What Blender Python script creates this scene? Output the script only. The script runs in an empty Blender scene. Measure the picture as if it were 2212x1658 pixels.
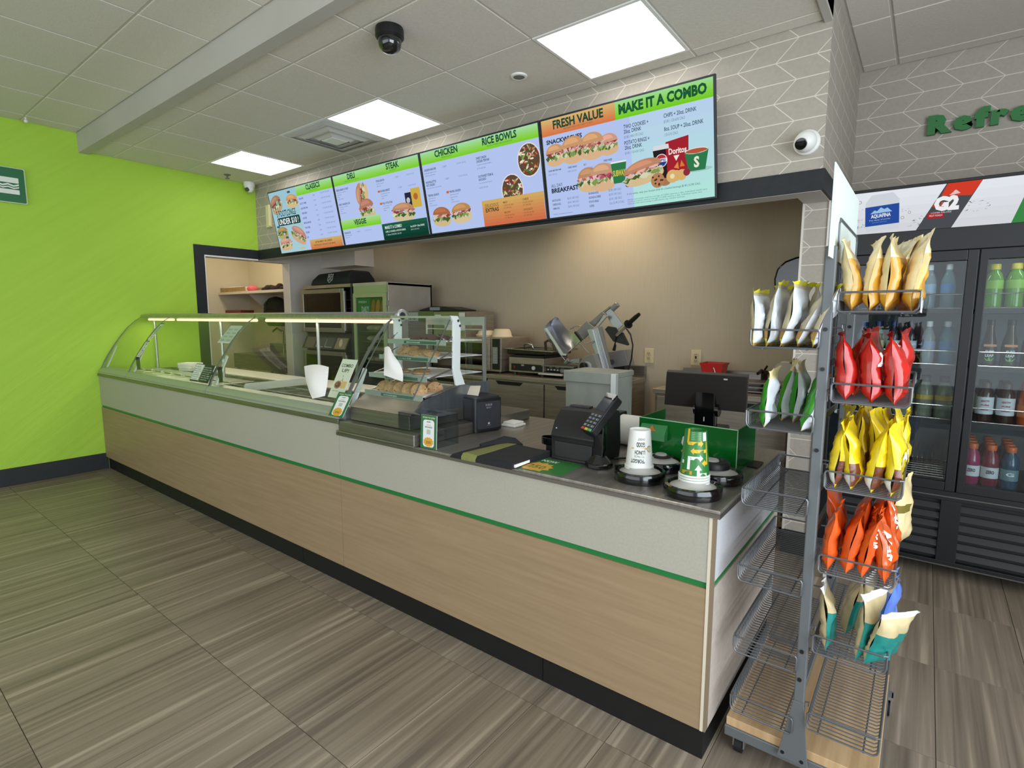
import bpy, math, random
from mathutils import Vector, Matrix, noise
PI = math.pi
R = random.Random(7)
SC = bpy.context.scene
COL = SC.collection

# ------------------------------------------------------------------ camera
F_PX, YAW, PITCH, ROLL = 1164.9145, 0.6538, 0.1219, -0.0018
CAM = Vector((0.4712, -1.6395, 1.4398))
fw = Vector((-math.sin(YAW)*math.cos(PITCH), math.cos(YAW)*math.cos(PITCH), -math.sin(PITCH)))
rt0 = Vector((math.cos(YAW), math.sin(YAW), 0)); dn0 = fw.cross(rt0)
rt = math.cos(ROLL)*rt0 + math.sin(ROLL)*dn0
up = -(-math.sin(ROLL)*rt0 + math.cos(ROLL)*dn0)
cd = bpy.data.cameras.new('camera'); cam = bpy.data.objects.new('camera', cd); COL.objects.link(cam)
m = Matrix.Identity(4)
for i in range(3):
    m[i][0], m[i][1], m[i][2], m[i][3] = rt[i], up[i], -fw[i], CAM[i]
cam.matrix_world = m
cd.sensor_width = 36; cd.lens = 36*F_PX/2212; cd.clip_start = .02
SC.camera = cam

# ------------------------------------------------------------------ world, daylight, exposure
w = bpy.data.worlds.new('sky'); SC.world = w; w.use_nodes = True
w.node_tree.nodes['Background'].inputs[0].default_value = (.75, .86, 1, 1)
w.node_tree.nodes['Background'].inputs[1].default_value = 0.9
SC.view_settings.view_transform = 'Standard'; SC.view_settings.look = 'None'
SC.view_settings.gamma = 1; SC.view_settings.use_curve_mapping = False
SC.view_settings.exposure = -0.25
PANEL_E, TUBE_E, KITCHEN_W, NOOK_W, WIN_FRONT_W, WIN_RIGHT_W, FRIDGE_W = 7.0, 1.6, 85, 17, 92, 250, 1.0

def area(name, loc, rot, sx, sy, watts, col=(1, 1, 1), spread=PI):
    l = bpy.data.lights.new(name, 'AREA'); l.shape = 'RECTANGLE'; l.size = sx; l.size_y = sy
    l.energy = watts; l.color = col; l.spread = spread
    o = bpy.data.objects.new(name, l); COL.objects.link(o); o.location = loc; o.rotation_euler = rot
    return o
def spot(name, loc, rot, watts, col, size, blend=.6, rad=.05):
    l = bpy.data.lights.new(name, 'SPOT'); l.energy = watts; l.color = col; l.spot_size = size; l.spot_blend = blend
    l.shadow_soft_size = rad
    o = bpy.data.objects.new(name, l); COL.objects.link(o); o.location = loc; o.rotation_euler = rot
    return o
# daylight through the shop windows behind and to the right of the photographer
area('daylight_front_window', (-1.2, -4.9, 1.55), (PI/2, 0, 0), 6.0, 2.3, WIN_FRONT_W, (.93, .97, 1))
area('daylight_right_window', (2.95, -1.9, 1.55), (PI/2, 0, PI/2), 4.2, 2.3, WIN_RIGHT_W, (.82, .91, 1))
# the warm downlights over the back counter and the light in the wash nook
for kx, kw in ((-4.6, .10), (-1.72, 1.)):
    spot('kitchen_downlight', (kx, 2.36, 2.86), (.10, 0, 0), KITCHEN_W*kw, (1, .82, .60), 1.9, 1., .06)
area('nook_lamp', (-6.8, 1.6, 2.85), (0, 0, 0), .5, .5, NOOK_W, (1, .88, .66))

# ------------------------------------------------------------------ materials
def lin(h):
    if isinstance(h, str):
        h = h.lstrip('#'); h = [int(h[i:i+2], 16)/255 for i in (0, 2, 4)]
    return tuple((c/12.92 if c <= .04045 else ((c+.055)/1.055)**2.4) for c in h)
_m = {}
def mat(name, col, rough=.5, metal=0., coat=0., spec=.5, alpha=1., trans=0., emit=None, es=0.):
    if name in _m: return _m[name]
    M = bpy.data.materials.new(name); M.use_nodes = True; b = M.node_tree.nodes['Principled BSDF']
    b.inputs['Base Color'].default_value = (*lin(col), 1) if isinstance(col, str) else (*col, 1)
    b.inputs['Roughness'].default_value = rough; b.inputs['Metallic'].default_value = metal
    b.inputs['Coat Weight'].default_value = coat; b.inputs['Specular IOR Level'].default_value = spec
    b.inputs['Transmission Weight'].default_value = trans
    if emit: b.inputs['Emission Color'].default_value = (*lin(emit), 1); b.inputs['Emission Strength'].default_value = es
    _m[name] = M; return M
def nodes(M): return M.node_tree.nodes, M.node_tree.links, M.node_tree.nodes['Principled BSDF']
def node(M, t, **k):
    n = M.node_tree.nodes.new(t)
    for a, b in k.items():
        if a.startswith('i_'):
            key = a[2:]; n.inputs[int(key) if key.isdigit() else key].default_value = b
        else: setattr(n, a, b)
    return n
def math_n(M, op, a, b=None, c=None):
    n = M.node_tree.nodes.new('ShaderNodeMath'); n.operation = op
    for i, v in enumerate((a, b, c)):
        if v is None: continue
        if isinstance(v, (int, float)): n.inputs[i].default_value = v
        else: M.node_tree.links.new(v, n.inputs[i])
    return n.outputs[0]
def noisy(name, c1, c2, scale=(5, 5, 5), rough=.5, metal=0, detail=4, bump=0., bscale=None, coat=0, spec=.5, lo=.35, hi=.65, rnd=0.):
    """two-tone procedural material: stretched noise between two colours, optional bump"""
    if name in _m: return _m[name]
    M = mat(name, c1, rough, metal, coat, spec); N, L, b = nodes(M)
    g = node(M, 'ShaderNodeNewGeometry'); mp = node(M, 'ShaderNodeMapping'); mp.inputs['Scale'].default_value = scale
    L.new(g.outputs['Position'], mp.inputs['Vector'])
    if rnd:
        oi = node(M, 'ShaderNodeObjectInfo'); cx = node(M, 'ShaderNodeCombineXYZ')
        L.new(math_n(M, 'MULTIPLY', oi.outputs['Random'], rnd), cx.inputs[2]); L.new(cx.outputs[0], mp.inputs['Location'])
    t = node(M, 'ShaderNodeTexNoise'); t.inputs['Scale'].default_value = 1; t.inputs['Detail'].default_value = detail
    L.new(mp.outputs[0], t.inputs['Vector'])
    r = node(M, 'ShaderNodeValToRGB'); e = r.color_ramp.elements
    e[0].position = lo; e[1].position = hi; e[0].color = (*lin(c1), 1); e[1].color = (*lin(c2), 1)
    L.new(t.outputs['Fac'], r.inputs[0]); L.new(r.outputs[0], b.inputs['Base Color'])
    if bump:
        bn = node(M, 'ShaderNodeBump'); bn.inputs['Strength'].default_value = bump; bn.inputs['Distance'].default_value = .004
        if bscale:
            mp2 = node(M, 'ShaderNodeMapping'); mp2.inputs['Scale'].default_value = bscale
            L.new(g.outputs['Position'], mp2.inputs['Vector'])
            t2 = node(M, 'ShaderNodeTexNoise'); t2.inputs['Scale'].default_value = 1; t2.inputs['Detail'].default_value = 3
            L.new(mp2.outputs[0], t2.inputs['Vector']); L.new(t2.outputs['Fac'], bn.inputs['Height'])
        else: L.new(t.outputs['Fac'], bn.inputs['Height'])
        L.new(bn.outputs[0], b.inputs['Normal'])
    return M
def glass(name, tint=(.93, .96, .95), rough=.0, refl=1.0):
    """thin pane: transparent with a fresnel reflection"""
    if name in _m: return _m[name]
    M = bpy.data.materials.new(name); M.use_nodes = True; N = M.node_tree.nodes; L = M.node_tree.links; N.clear()
    o = N.new('ShaderNodeOutputMaterial'); tr = N.new('ShaderNodeBsdfTransparent'); tr.inputs[0].default_value = (*tint, 1)
    gl = N.new('ShaderNodeBsdfGlossy'); gl.inputs['Roughness'].default_value = rough
    lw = N.new('ShaderNodeLayerWeight'); lw.inputs[0].default_value = .5
    pw = N.new('ShaderNodeMath'); pw.operation = 'POWER'; pw.inputs[1].default_value = 5; L.new(lw.outputs['Facing'], pw.inputs[0])
    mu = N.new('ShaderNodeMath'); mu.operation = 'MULTIPLY_ADD'; mu.inputs[1].default_value = .6*refl; mu.inputs[2].default_value = .03*refl; L.new(pw.outputs[0], mu.inputs[0])
    mx = N.new('ShaderNodeMixShader'); L.new(mu.outputs[0], mx.inputs[0]); L.new(tr.outputs[0], mx.inputs[1]); L.new(gl.outputs[0], mx.inputs[2])
    L.new(mx.outputs[0], o.inputs[0]); _m[name] = M; return M
def emis(name, col, s=1.):
    if name in _m: return _m[name]
    M = bpy.data.materials.new(name); M.use_nodes = True; N = M.node_tree.nodes; L = M.node_tree.links; N.clear()
    o = N.new('ShaderNodeOutputMaterial'); e = N.new('ShaderNodeEmission')
    e.inputs[0].default_value = (*lin(col), 1); e.inputs[1].default_value = s; L.new(e.outputs[0], o.inputs[0])
    _m[name] = M; return M
def ink(h): return mat('print_'+h, h, .45)
def lit(h, s=1.): return emis('screen_%s_%g' % (h, s), h, s)

# ------------------------------------------------------------------ mesh building
class G:
    def __init__(s): s.v = []; s.f = []; s.m = []
    def add(s, vs, fs, mi=0):
        o = len(s.v); s.v += [tuple(p) for p in vs]
        for f in fs: s.f.append(tuple(i+o for i in f)); s.m.append(mi)
        return s
    def box(s, x0, x1, y0, y1, z0, z1, mi=0, M=None):
        vs = [Vector((x, y, z)) for x in (x0, x1) for y in (y0, y1) for z in (z0, z1)]
        if M: vs = [M @ p for p in vs]
        s.add(vs, [(0, 1, 3, 2), (4, 6, 7, 5), (0, 4, 5, 1), (2, 3, 7, 6), (0, 2, 6, 4), (1, 5, 7, 3)], mi); return s
    def loft(s, rings, mi=0, closed=True, cap=True):
        n = len(rings[0]); vs = [p for r in rings for p in r]; fs = []
        for i in range(len(rings)-1):
            for j in range(n if closed else n-1):
                k = (j+1) % n; fs.append((i*n+j, i*n+k, (i+1)*n+k, (i+1)*n+j))
        if cap and closed:
            fs.append(tuple(reversed(range(n)))); fs.append(tuple(range((len(rings)-1)*n, len(rings)*n)))
        s.add(vs, fs, mi); return s
    def cyl(s, p0, p1, r0, r1=None, n=14, mi=0, cap=True):
        p0, p1 = Vector(p0), Vector(p1); r1 = r0 if r1 is None else r1
        d = (p1-p0).normalized(); a = d.orthogonal().normalized(); b = d.cross(a)
        s.loft([[p+r*(math.cos(2*PI*k/n)*a+math.sin(2*PI*k/n)*b) for k in range(n)] for p, r in ((p0, r0), (p1, r1))], mi, True, cap); return s
    def tube(s, pts, r, n=6, mi=0, closed=False):
        P = [Vector(p) for p in pts]; K = len(P); rings = []; a = None
        for i in range(K):
            if closed: t = (P[(i+1) % K]-P[i-1])
            else: t = P[min(i+1, K-1)]-P[max(i-1, 0)]
            t.normalize()
            if a is None: a = t.orthogonal().normalized()
            else:
                a = a - t*a.dot(t)
                a = t.orthogonal().normalized() if a.length < 1e-6 else a.normalized()
            b = t.cross(a); rr = r[i] if isinstance(r, (list, tuple)) else r
            rings.append([P[i]+rr*(math.cos(2*PI*k/n)*a+math.sin(2*PI*k/n)*b) for k in range(n)])
        if closed: rings.append(rings[0]); s.loft(rings, mi, True, False)
        else: s.loft(rings, mi)
        return s
    def lathe(s, prof, c=(0, 0, 0), n=24, mi=0, M=None, cap=True):
        rings = [[Vector((c[0]+r*math.cos(2*PI*k/n), c[1]+r*math.sin(2*PI*k/n), c[2]+z)) for k in range(n)] for r, z in prof]
        if M: rings = [[M @ p for p in r] for r in rings]
        s.loft(rings, mi, True, cap); return s
    def prism(s, pts, o, ux, uy, d, mi=0):
        """2-D outline pts extruded by vector d; o, ux, uy place the outline"""
        o, ux, uy, d = Vector(o), Vector(ux), Vector(uy), Vector(d)
        a = [o+ux*p[0]+uy*p[1] for p in pts]; s.loft([a, [p+d for p in a]], mi); return s
    def sphere(s, c, r, n=12, m=8, mi=0, sc=(1, 1, 1)):
        pr = [(max(r*math.sin(PI*i/m), 1e-4), -r*math.cos(PI*i/m)) for i in range(m+1)]
        s.loft([[Vector((c[0]+a*sc[0]*math.cos(2*PI*k/n), c[1]+a*sc[1]*math.sin(2*PI*k/n), c[2]+z*sc[2])) for k in range(n)] for a, z in pr], mi); return s
    def sheet(s, rows, th, mi=0):
        """open grid of points given a thickness th (vector or number along normals)"""
        n = len(rows[0]); K = len(rows); top = [[Vector(p) for p in r] for r in rows]; d = Vector(th)
        bot = [[p+d for p in r] for r in top]; vs = [p for r in top for p in r]+[p for r in bot for p in r]; q = n*K; fs = []
        for i in range(K-1):
            for j in range(n-1):
                a = (i*n+j, i*n+j+1, (i+1)*n+j+1, (i+1)*n+j); fs.append(a); fs.append(tuple(x+q for x in reversed(a)))
        for i in range(K-1):
            for j in (0, n-1):
                a, b = i*n+j, (i+1)*n+j; fs.append((a, b, b+q, a+q))
        for j in range(n-1):
            for i in (0, K-1):
                a, b = i*n+j, i*n+j+1; fs.append((a, b, b+q, a+q))
        s.add(vs, fs, mi); return s
def mesh(g, mats, smooth=None, name='m'):
    me = bpy.data.meshes.new(name); me.from_pydata(g.v, [], g.f)
    for M in (mats if isinstance(mats, (list, tuple)) else [mats]): me.materials.append(M)
    me.polygons.foreach_set('material_index', g.m)
    if smooth:
        me.polygons.foreach_set('use_smooth', [True]*len(g.f)); me.update()
        me.set_sharp_from_angle(angle=math.radians(smooth))
    me.update(); return me
def link(name, data, parent=None, local=False):
    o = bpy.data.objects.new(name, data); COL.objects.link(o)
    if parent:
        o.parent = parent
        if not local: o.matrix_parent_inverse = Matrix.Translation(parent_off(parent)).inverted()
    return o
def parent_off(p):
    v = Vector(p.get('_w', (0, 0, 0))); return v
def obj(name, g, mats, parent=None, smooth=None, bevel=0, local=False, seg=2, **tags):
    o = link(name, mesh(g, mats, smooth, name), parent, local)
    if bevel:
        b = o.modifiers.new('bevel', 'BEVEL'); b.width = bevel; b.segments = seg; b.limit_method = 'ANGLE'; b.harden_normals = False
    for k, v in tags.items(): o[k] = v
    return o
OFF = {}
def parent_off(p): return OFF.get(p.name, Vector((0, 0, 0)))
def thing(name, label, cat, loc=(0, 0, 0), group=None, rot=(0, 0, 0)):
    o = bpy.data.objects.new(name, None); COL.objects.link(o); o.location = loc; o.rotation_euler = rot
    o.empty_display_size = .05; o['label'] = label; o['category'] = cat
    if group: o['group'] = group
    OFF[o.name] = Vector(loc); return o
def tag(o, label, cat, group=None):
    o['label'] = label; o['category'] = cat
    if group: o['group'] = group
    return o
def struct(name, g, mats, parent=None, **k): return obj(name, g, mats, parent, kind='structure', **k)
def dup(root, loc, rot=None, label=None):
    r = root.copy(); COL.objects.link(r); r.location = loc
    if rot is not None: r.rotation_euler = rot
    if label: r['label'] = label
    for c in list(root.children):
        d = c.copy(); COL.objects.link(d); d.parent = r
        for e in list(c.children):
            h = e.copy(); COL.objects.link(h); h.parent = d
    return r
ORD = ['first', 'second', 'third', 'fourth', 'fifth', 'sixth', 'seventh', 'eighth', 'ninth', 'tenth']

# ------------------------------------------------------------------ flat print: lettering and graphics
_t = {}
def letters(s, bold=0.):
    k = (s, bold)
    if k in _t: return _t[k]
    cu = bpy.data.curves.new('t', 'FONT'); cu.body = s; cu.size = 1; cu.offset = bold; cu.resolution_u = 2
    ob = bpy.data.objects.new('t', cu); me = ob.to_mesh()
    r = ([(v.co.x, v.co.y) for v in me.vertices], [tuple(p.vertices) for p in me.polygons])
    ob.to_mesh_clear(); bpy.data.objects.remove(ob); bpy.data.curves.remove(cu); _t[k] = r; return r
class Art:
    """flat graphics in a (u, v) plane; every later shape sits a hair above the one before it"""
    def __init__(s): s.sh = []; s.lay = 0
    def up(s, n=1): s.lay += n
    def poly(s, pts, c): s.sh.append((list(pts), [tuple(range(len(pts)))], c, s.lay)); return s
    def rect(s, u0, v0, u1, v1, c): return s.poly([(u0, v0), (u1, v0), (u1, v1), (u0, v1)], c)
    def grad(s, u0, v0, u1, v1, c0, c1, n=6):
        a = [int(c0[i:i+2], 16) for i in (0, 2, 4)]; b = [int(c1[i:i+2], 16) for i in (0, 2, 4)]
        for i in range(n):
            t = i/(n-1); s.rect(u0, v0+(v1-v0)*i/n, u1, v0+(v1-v0)*(i+1)/n, '%02x%02x%02x' % tuple(int(round(x+(y-x)*t)) for x, y in zip(a, b)))
        return s
    def disc(s, u, v, r, c, ry=None, n=20, rot=0):
        ry = ry or r; cr, sr = math.cos(rot), math.sin(rot)
        return s.poly([(u+r*math.cos(2*PI*i/n)*cr-ry*math.sin(2*PI*i/n)*sr, v+r*math.cos(2*PI*i/n)*sr+ry*math.sin(2*PI*i/n)*cr) for i in range(n)], c)
    def text(s, t, u, v, h, c, bold=.0, sx=.85, rot=0, w=None, center=False):
        vs, fs = letters(t, bold)
        if not vs: return s
        xs = [p[0] for p in vs]; wd = max(xs)-min(xs); k = h/.72
        if w: sx = w/(wd*k)
        x0 = min(xs)+(wd/2 if center else 0); cr, sr = math.cos(rot), math.sin(rot)
        s.sh.append(([(u+(x-x0)*k*sx*cr-y*k*sr, v+(x-x0)*k*sx*sr+y*k*cr) for x, y in vs], fs, c, s.lay)); return s
    def bun(s, u, v, w, h, rot=0, seed=0, top='c99a68', low='d9b98a', mid=('b06a5c', '8a4238', 'e0b9aa'), green=('7f9a52', '46602f', 'd5d8b4')):
        """a filled roll: lower bun, leaves, filling, upper bun"""
        r = random.Random(seed); cr, sr = math.cos(rot), math.sin(rot)
        T = lambda a, b: (u+a*w*cr-b*h*sr, v+a*w*sr+b*h*cr)
        s.poly([T(-.5+.5*(1-math.cos(PI*i/10)), -.5+.25-.25*math.sin(PI*i/10)) for i in range(11)]+[T(.49, .0), T(-.49, .0)], low); s.up()
        for k in range(22):
            a = -.46+.92*r.random(); q = .05+.09*r.random(); z = -.16+.1*r.random()
            s.poly([T(a-q, z), T(a-q*.2, z-.06-.09*r.random()), T(a+q, z+.02), T(a+q*.1, z+.07+.05*r.random())], green[r.randrange(3)])
            if k % 8 == 7: s.up()
        for k in range(26):
            a = -.45+.90*r.random(); q = .05+.10*r.random(); z = .02+.14*r.random()
            s.poly([T(a-q, z), T(a-q*.3, z-.05-.07*r.random()), T(a+q*.4, z-.04), T(a+q, z+.02), T(a, z+.07)], mid[r.randrange(3)])
            if k % 8 == 7: s.up()
        s.up()
        s.poly([T(.5*math.cos(PI*i/14), .12+.38*math.sin(PI*i/14)) for i in range(15)], top)
        s.up(); s.poly([T(-.05+.32*math.cos(PI*i/14), .24+.2*math.sin(PI*i/14)) for i in range(15)], '%02x%02x%02x' % tuple(min(255, int(int(top[j:j+2], 16)*1.12)) for j in (0, 2, 4)))
        s.up(); return s
    def bowl(s, u, v, r, seed=0):
        q = random.Random(seed); s.disc(u, v, r, 'e9e6df', r*1.12); s.up(); s.disc(u, v, r*.93, '5d4a38', r*1.05); s.up()
        pal = ['7c3b33', '4f7a36', 'd8c9a6', 'a7503c', '8aa84e', 'efe7d2', '6b4a3c', 'b98d5a', '9b2f2f', 'e3b7a8']
        for k in range(70):
            a = q.random()*2*PI; d = math.sqrt(q.random())*r*.84; z = r*(.1+.12*q.random()); t = q.random()*PI
            s.disc(u+d*math.cos(a), v+d*math.sin(a)*1.1, z, pal[k % 10], z*.35, 6, t)
            if k % 18 == 17: s.up()
        s.up(); return s
    def build(s, name, parent, o, ux, uy, emit=None, eps=.00025, local=False, **tags):
        o, ux, uy = Vector(o), Vector(ux), Vector(uy); n = ux.cross(uy).normalized(); g = G(); cols = []
        for pts, fs, c, l in s.sh:
            if c not in cols: cols.append(c)
            g.add([o+ux*p[0]+uy*p[1]+n*(eps*(l+1)) for p in pts], fs, cols.index(c))
        return obj(name, g, [lit(c, emit) if emit else ink(c) for c in cols], parent, local=local, **tags)
# ------------------------------------------------------------------ shared materials
STEEL = noisy('brushed_steel', '8d8a84', 'a19e97', (3, 3, 90), .34, .9)
STEEL_H = noisy('brushed_steel_top', '9d9890', 'b3aca2', (70, 3, 3), .30, .75)
STEEL_D = noisy('dark_steel', '827d75', '938e85', (3, 3, 80), .36, .85)
STEEL_W = noisy('warm_steel', 'a2988a', 'b3a899', (4, 4, 60), .42, .75)
ALU = mat('aluminium', 'b9bab8', .35, .8); ALU_L = mat('pale_aluminium', 'd9ddd9', .4, .35)
CHROME = mat('chrome', 'c9c9c9', .12, 1); BLACK = mat('black_plastic', '121214', .42); BLACKG = mat('gloss_black', '08090b', .16, coat=.5)
RUBBER = mat('black_rubber', '0d0d0f', .7); CHAR = mat('charcoal', '2b2d31', .5); DKGREY = mat('dark_grey', '3d3f42', .5)
WHITE = mat('white_plastic', 'ecebe6', .4); OFFW = mat('off_white', 'd8d2c4', .6); PAPER = mat('paper', 'f4f1ec', .75)
GREYM = mat('grey_powder_coat', '7d8284', .5, .25); GREENA = mat('green_strip', '1c7a3c', .35); DKBAND = noisy('dark_band', '15191d', '1c2126', (20, 20, 20), .6)
WOODB = noisy('pale_wood', 'b99a70', 'cfb28a', (3, 60, 60), .5)
GLASS = glass('clear_glass', (.93, .965, .945)); GLASS2 = glass('door_glass', (.86, .90, .90)); ACRY = glass('clear_acrylic', (.80, .84, .86), .06, 3.2)

# wallpaper: rows of leaning parallelograms, direction flips every row
def wallpaper():
    M = mat('chevron_wallpaper', 'a79f93', .6); N, L, b = nodes(M)
    g = node(M, 'ShaderNodeNewGeometry'); s = node(M, 'ShaderNodeSeparateXYZ'); L.new(g.outputs['Position'], s.inputs[0])
    u = math_n(M, 'ADD', s.outputs[0], s.outputs[1]); h, W, a, lw = .1025, .193, .105, .0024
    t = math_n(M, 'DIVIDE', math_n(M, 'SUBTRACT', 2.771, s.outputs[2]), h); k = math_n(M, 'FLOOR', t); f = math_n(M, 'SUBTRACT', t, k)
    odd = math_n(M, 'FLOORED_MODULO', k, 2.)
    sh = math_n(M, 'ABSOLUTE', math_n(M, 'SUBTRACT', odd, f))
    d = math_n(M, 'DIVIDE', math_n(M, 'SUBTRACT', math_n(M, 'SUBTRACT', u, 1.339), math_n(M, 'MULTIPLY', sh, a)), W)
    d = math_n(M, 'MULTIPLY', math_n(M, 'PINGPONG', d, .5), W)
    e = math_n(M, 'MULTIPLY', math_n(M, 'PINGPONG', t, .5), h)
    ln = math_n(M, 'MAXIMUM', math_n(M, 'LESS_THAN', d, lw*1.25), math_n(M, 'LESS_THAN', e, lw))
    nz = node(M, 'ShaderNodeTexNoise'); nz.inputs['Scale'].default_value = 60; nz.inputs['Detail'].default_value = 3
    L.new(g.outputs['Position'], nz.inputs['Vector'])
    r = node(M, 'ShaderNodeValToRGB'); r.color_ramp.elements[0].color = (*lin('a1998d'), 1); r.color_ramp.elements[1].color = (*lin('b1a99c'), 1)
    L.new(nz.outputs['Fac'], r.inputs[0])
    mx = node(M, 'ShaderNodeMix', data_type='RGBA'); L.new(ln, mx.inputs[0]); L.new(r.outputs[0], mx.inputs[6]); mx.inputs[7].default_value = (*lin('d8cfc2'), 1)
    L.new(mx.outputs[2], b.inputs['Base Color']); return M
WPAPER = wallpaper()
def greenwall():
    M = mat('green_plaster', 'a8d23a', .6, spec=.35); N, L, b = nodes(M)
    g = node(M, 'ShaderNodeNewGeometry'); m1 = node(M, 'ShaderNodeMapping'); m1.inputs['Rotation'].default_value = (-.66, 0, 0)
    L.new(g.outputs['Position'], m1.inputs[0]); m2 = node(M, 'ShaderNodeMapping'); m2.inputs['Scale'].default_value = (4, 1.6, 26); L.new(m1.outputs[0], m2.inputs[0])
    t = node(M, 'ShaderNodeTexNoise'); t.inputs['Scale'].default_value = 1; t.inputs['Detail'].default_value = 4; L.new(m2.outputs[0], t.inputs['Vector'])
    bn = node(M, 'ShaderNodeBump'); bn.inputs['Strength'].default_value = .4; bn.inputs['Distance'].default_value = .008
    L.new(t.outputs['Fac'], bn.inputs['Height']); L.new(bn.outputs[0], b.inputs['Normal'])
    r = node(M, 'ShaderNodeValToRGB'); r.color_ramp.elements[0].color = (*lin('a2cb3c'), 1); r.color_ramp.elements[1].color = (*lin('b0d84a'), 1)
    L.new(t.outputs['Fac'], r.inputs[0]); L.new(r.outputs[0], b.inputs['Base Color']); return M
GREENW = greenwall()
BACKW = noisy('beige_wallcovering', 'b7a990', 'bbad94', (90, 90, 5), .65, detail=5, bump=.06)
CREAM = noisy('cream_paint', 'd9cfb6', 'ddd4bd', (3, 3, 3), .6)
WHITEP = noisy('white_paint', 'cfc9bf', 'd6d0c6', (4, 4, 4), .6)
CTILE = noisy('ceiling_tile', 'd9d3c8', 'e2dcd1', (90, 90, 90), .85, detail=5, bump=.25, lo=.3, hi=.7)
TBAR = mat('ceiling_grid', 'd6d1c8', .5); FASCIA = noisy('fascia_paint', 'bdb9b0', 'c3bfb7', (2, 2, 2), .7)
def floortile():
    M = mat('striped_tile', '6b6258', .38, spec=.4); N, L, b = nodes(M)
    g = node(M, 'ShaderNodeNewGeometry'); oi = node(M, 'ShaderNodeObjectInfo')
    def layer(sc, det):
        mp = node(M, 'ShaderNodeMapping'); mp.inputs['Scale'].default_value = sc; L.new(g.outputs['Position'], mp.inputs[0])
        cx = node(M, 'ShaderNodeCombineXYZ'); L.new(math_n(M, 'MULTIPLY', oi.outputs['Random'], 40.), cx.inputs[2]); L.new(cx.outputs[0], mp.inputs['Location'])
        t = node(M, 'ShaderNodeTexNoise'); t.inputs['Scale'].default_value = 1; t.inputs['Detail'].default_value = det; t.inputs['Distortion'].default_value = .25
        L.new(mp.outputs[0], t.inputs['Vector']); return t.outputs['Fac']
    a, c = layer((42, .9, 1), 4), layer((9, .5, 1), 2)
    s = math_n(M, 'ADD', math_n(M, 'MULTIPLY', a, .72), math_n(M, 'MULTIPLY', c, .28))
    r = node(M, 'ShaderNodeValToRGB'); e = r.color_ramp.elements; e[0].position = .33; e[1].position = .66
    e[0].color = (*lin('6b5f53'), 1); e[1].color = (*lin('ac9d8a'), 1); x = e.new(.47); x.color = (*lin('857868'), 1); x = e.new(.55); x.color = (*lin('8f8171'), 1)
    L.new(s, r.inputs[0]); L.new(r.outputs[0], b.inputs['Base Color']); return M
FTILE = floortile()

# ------------------------------------------------------------------ floor and its tiles
L_ = 5.6865
fl = struct('floor', G().box(-8.1, 3.2, -5.3, 2.9, -.12, -.004), noisy('grout', '4a433b', '554d44', (30, 30, 30), .8))
tg = G().box(.0012, .2988, .0012, .5988, -.004, 0.); tm = mesh(tg, FTILE, None, 'tile')
for i in range(28):
    for j in range(10):
        x, y = -5.7+.3*i, -3.11+.6*j
        if y < -1.95 and (i < 4 or i > 24): continue
        o = link('tile', tm, fl); o.location = (x, y, 0)

# ------------------------------------------------------------------ walls
struct('wall_left', G().box(-5.84, -L_, -5.2, 1.0, 0, 3.12).box(-5.84, -L_, 1.0, 1.62, 2.112, 3.12), GREENW)
struct('wall_kitchen_left', G().box(-5.84, -L_, 1.979, 2.7, 0, 3.12).box(-5.84, -L_, 1.62, 1.979, 2.085, 3.12), WHITEP)
struct('wall_back', G().box(-5.84, -.15, 2.70, 2.84, 0, 3.12), BACKW)
struct('wall_service', G().box(-L_, -.0164, 1.608, 1.745, 2.0956, 3.12).box(-.15, -.0164, 1.745, 2.84, 2.0956, 3.12), WPAPER)
struct('wall_pier', G().box(-.15, -.0164, 1.93, 2.84, 0, 2.0956), WPAPER)
struct('wall_rear_right', G().box(-.15, 3.0, 2.84, 2.98, 0, 3.12), WPAPER)
struct('wall_nook_left', G().box(-8.02, -7.88, .9, 2.73, 0, 2.92), CREAM)
struct('wall_nook_back', G().box(-7.88, -5.84, 2.59, 2.73, 0, 2.92), CREAM)
struct('wall_nook_front', G().box(-7.88, -5.84, .86, .998, 0, 2.92), CREAM)
struct('ceiling_nook', G().box(-8.02, -5.84, .86, 2.73, 2.92, 3.0), CREAM)
struct('ceiling_kitchen', G().box(-5.84, -.15, 1.745, 2.7, 2.9, 3.0), WHITEP)
# shop front behind the photographer and the window wall to the right: only frames, the panes let the day in
wf = G().box(-5.84, 3.0, -5.2, -5.06, 0, .35).box(-5.84, 3.0, -5.2, -5.06, 2.75, 3.12)
for x in (-5.6, -2.7, .2, 2.9): wf.box(x-.05, x+.05, -5.2, -5.06, .35, 2.75)
struct('wall_front', wf, WHITEP)
wr = G().box(3.0, 3.14, -5.2, 2.98, 0, .35).box(3.0, 3.14, -5.2, 2.98, 2.75, 3.12).box(3.0, 3.14, .3, 2.98, .35, 2.75)
for y in (-4.1, -2.0): wr.box(3.0, 3.14, y-.05, y+.05, .35, 2.75)
struct('wall_right', wr, WHITEP)
struct('trim_header_underside', G().box(-L_, -.02, 1.612, 1.743, 2.0935, 2.0955).box(-.148, -.018, 1.743, 2.82, 2.0935, 2.0955), FASCIA)
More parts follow.
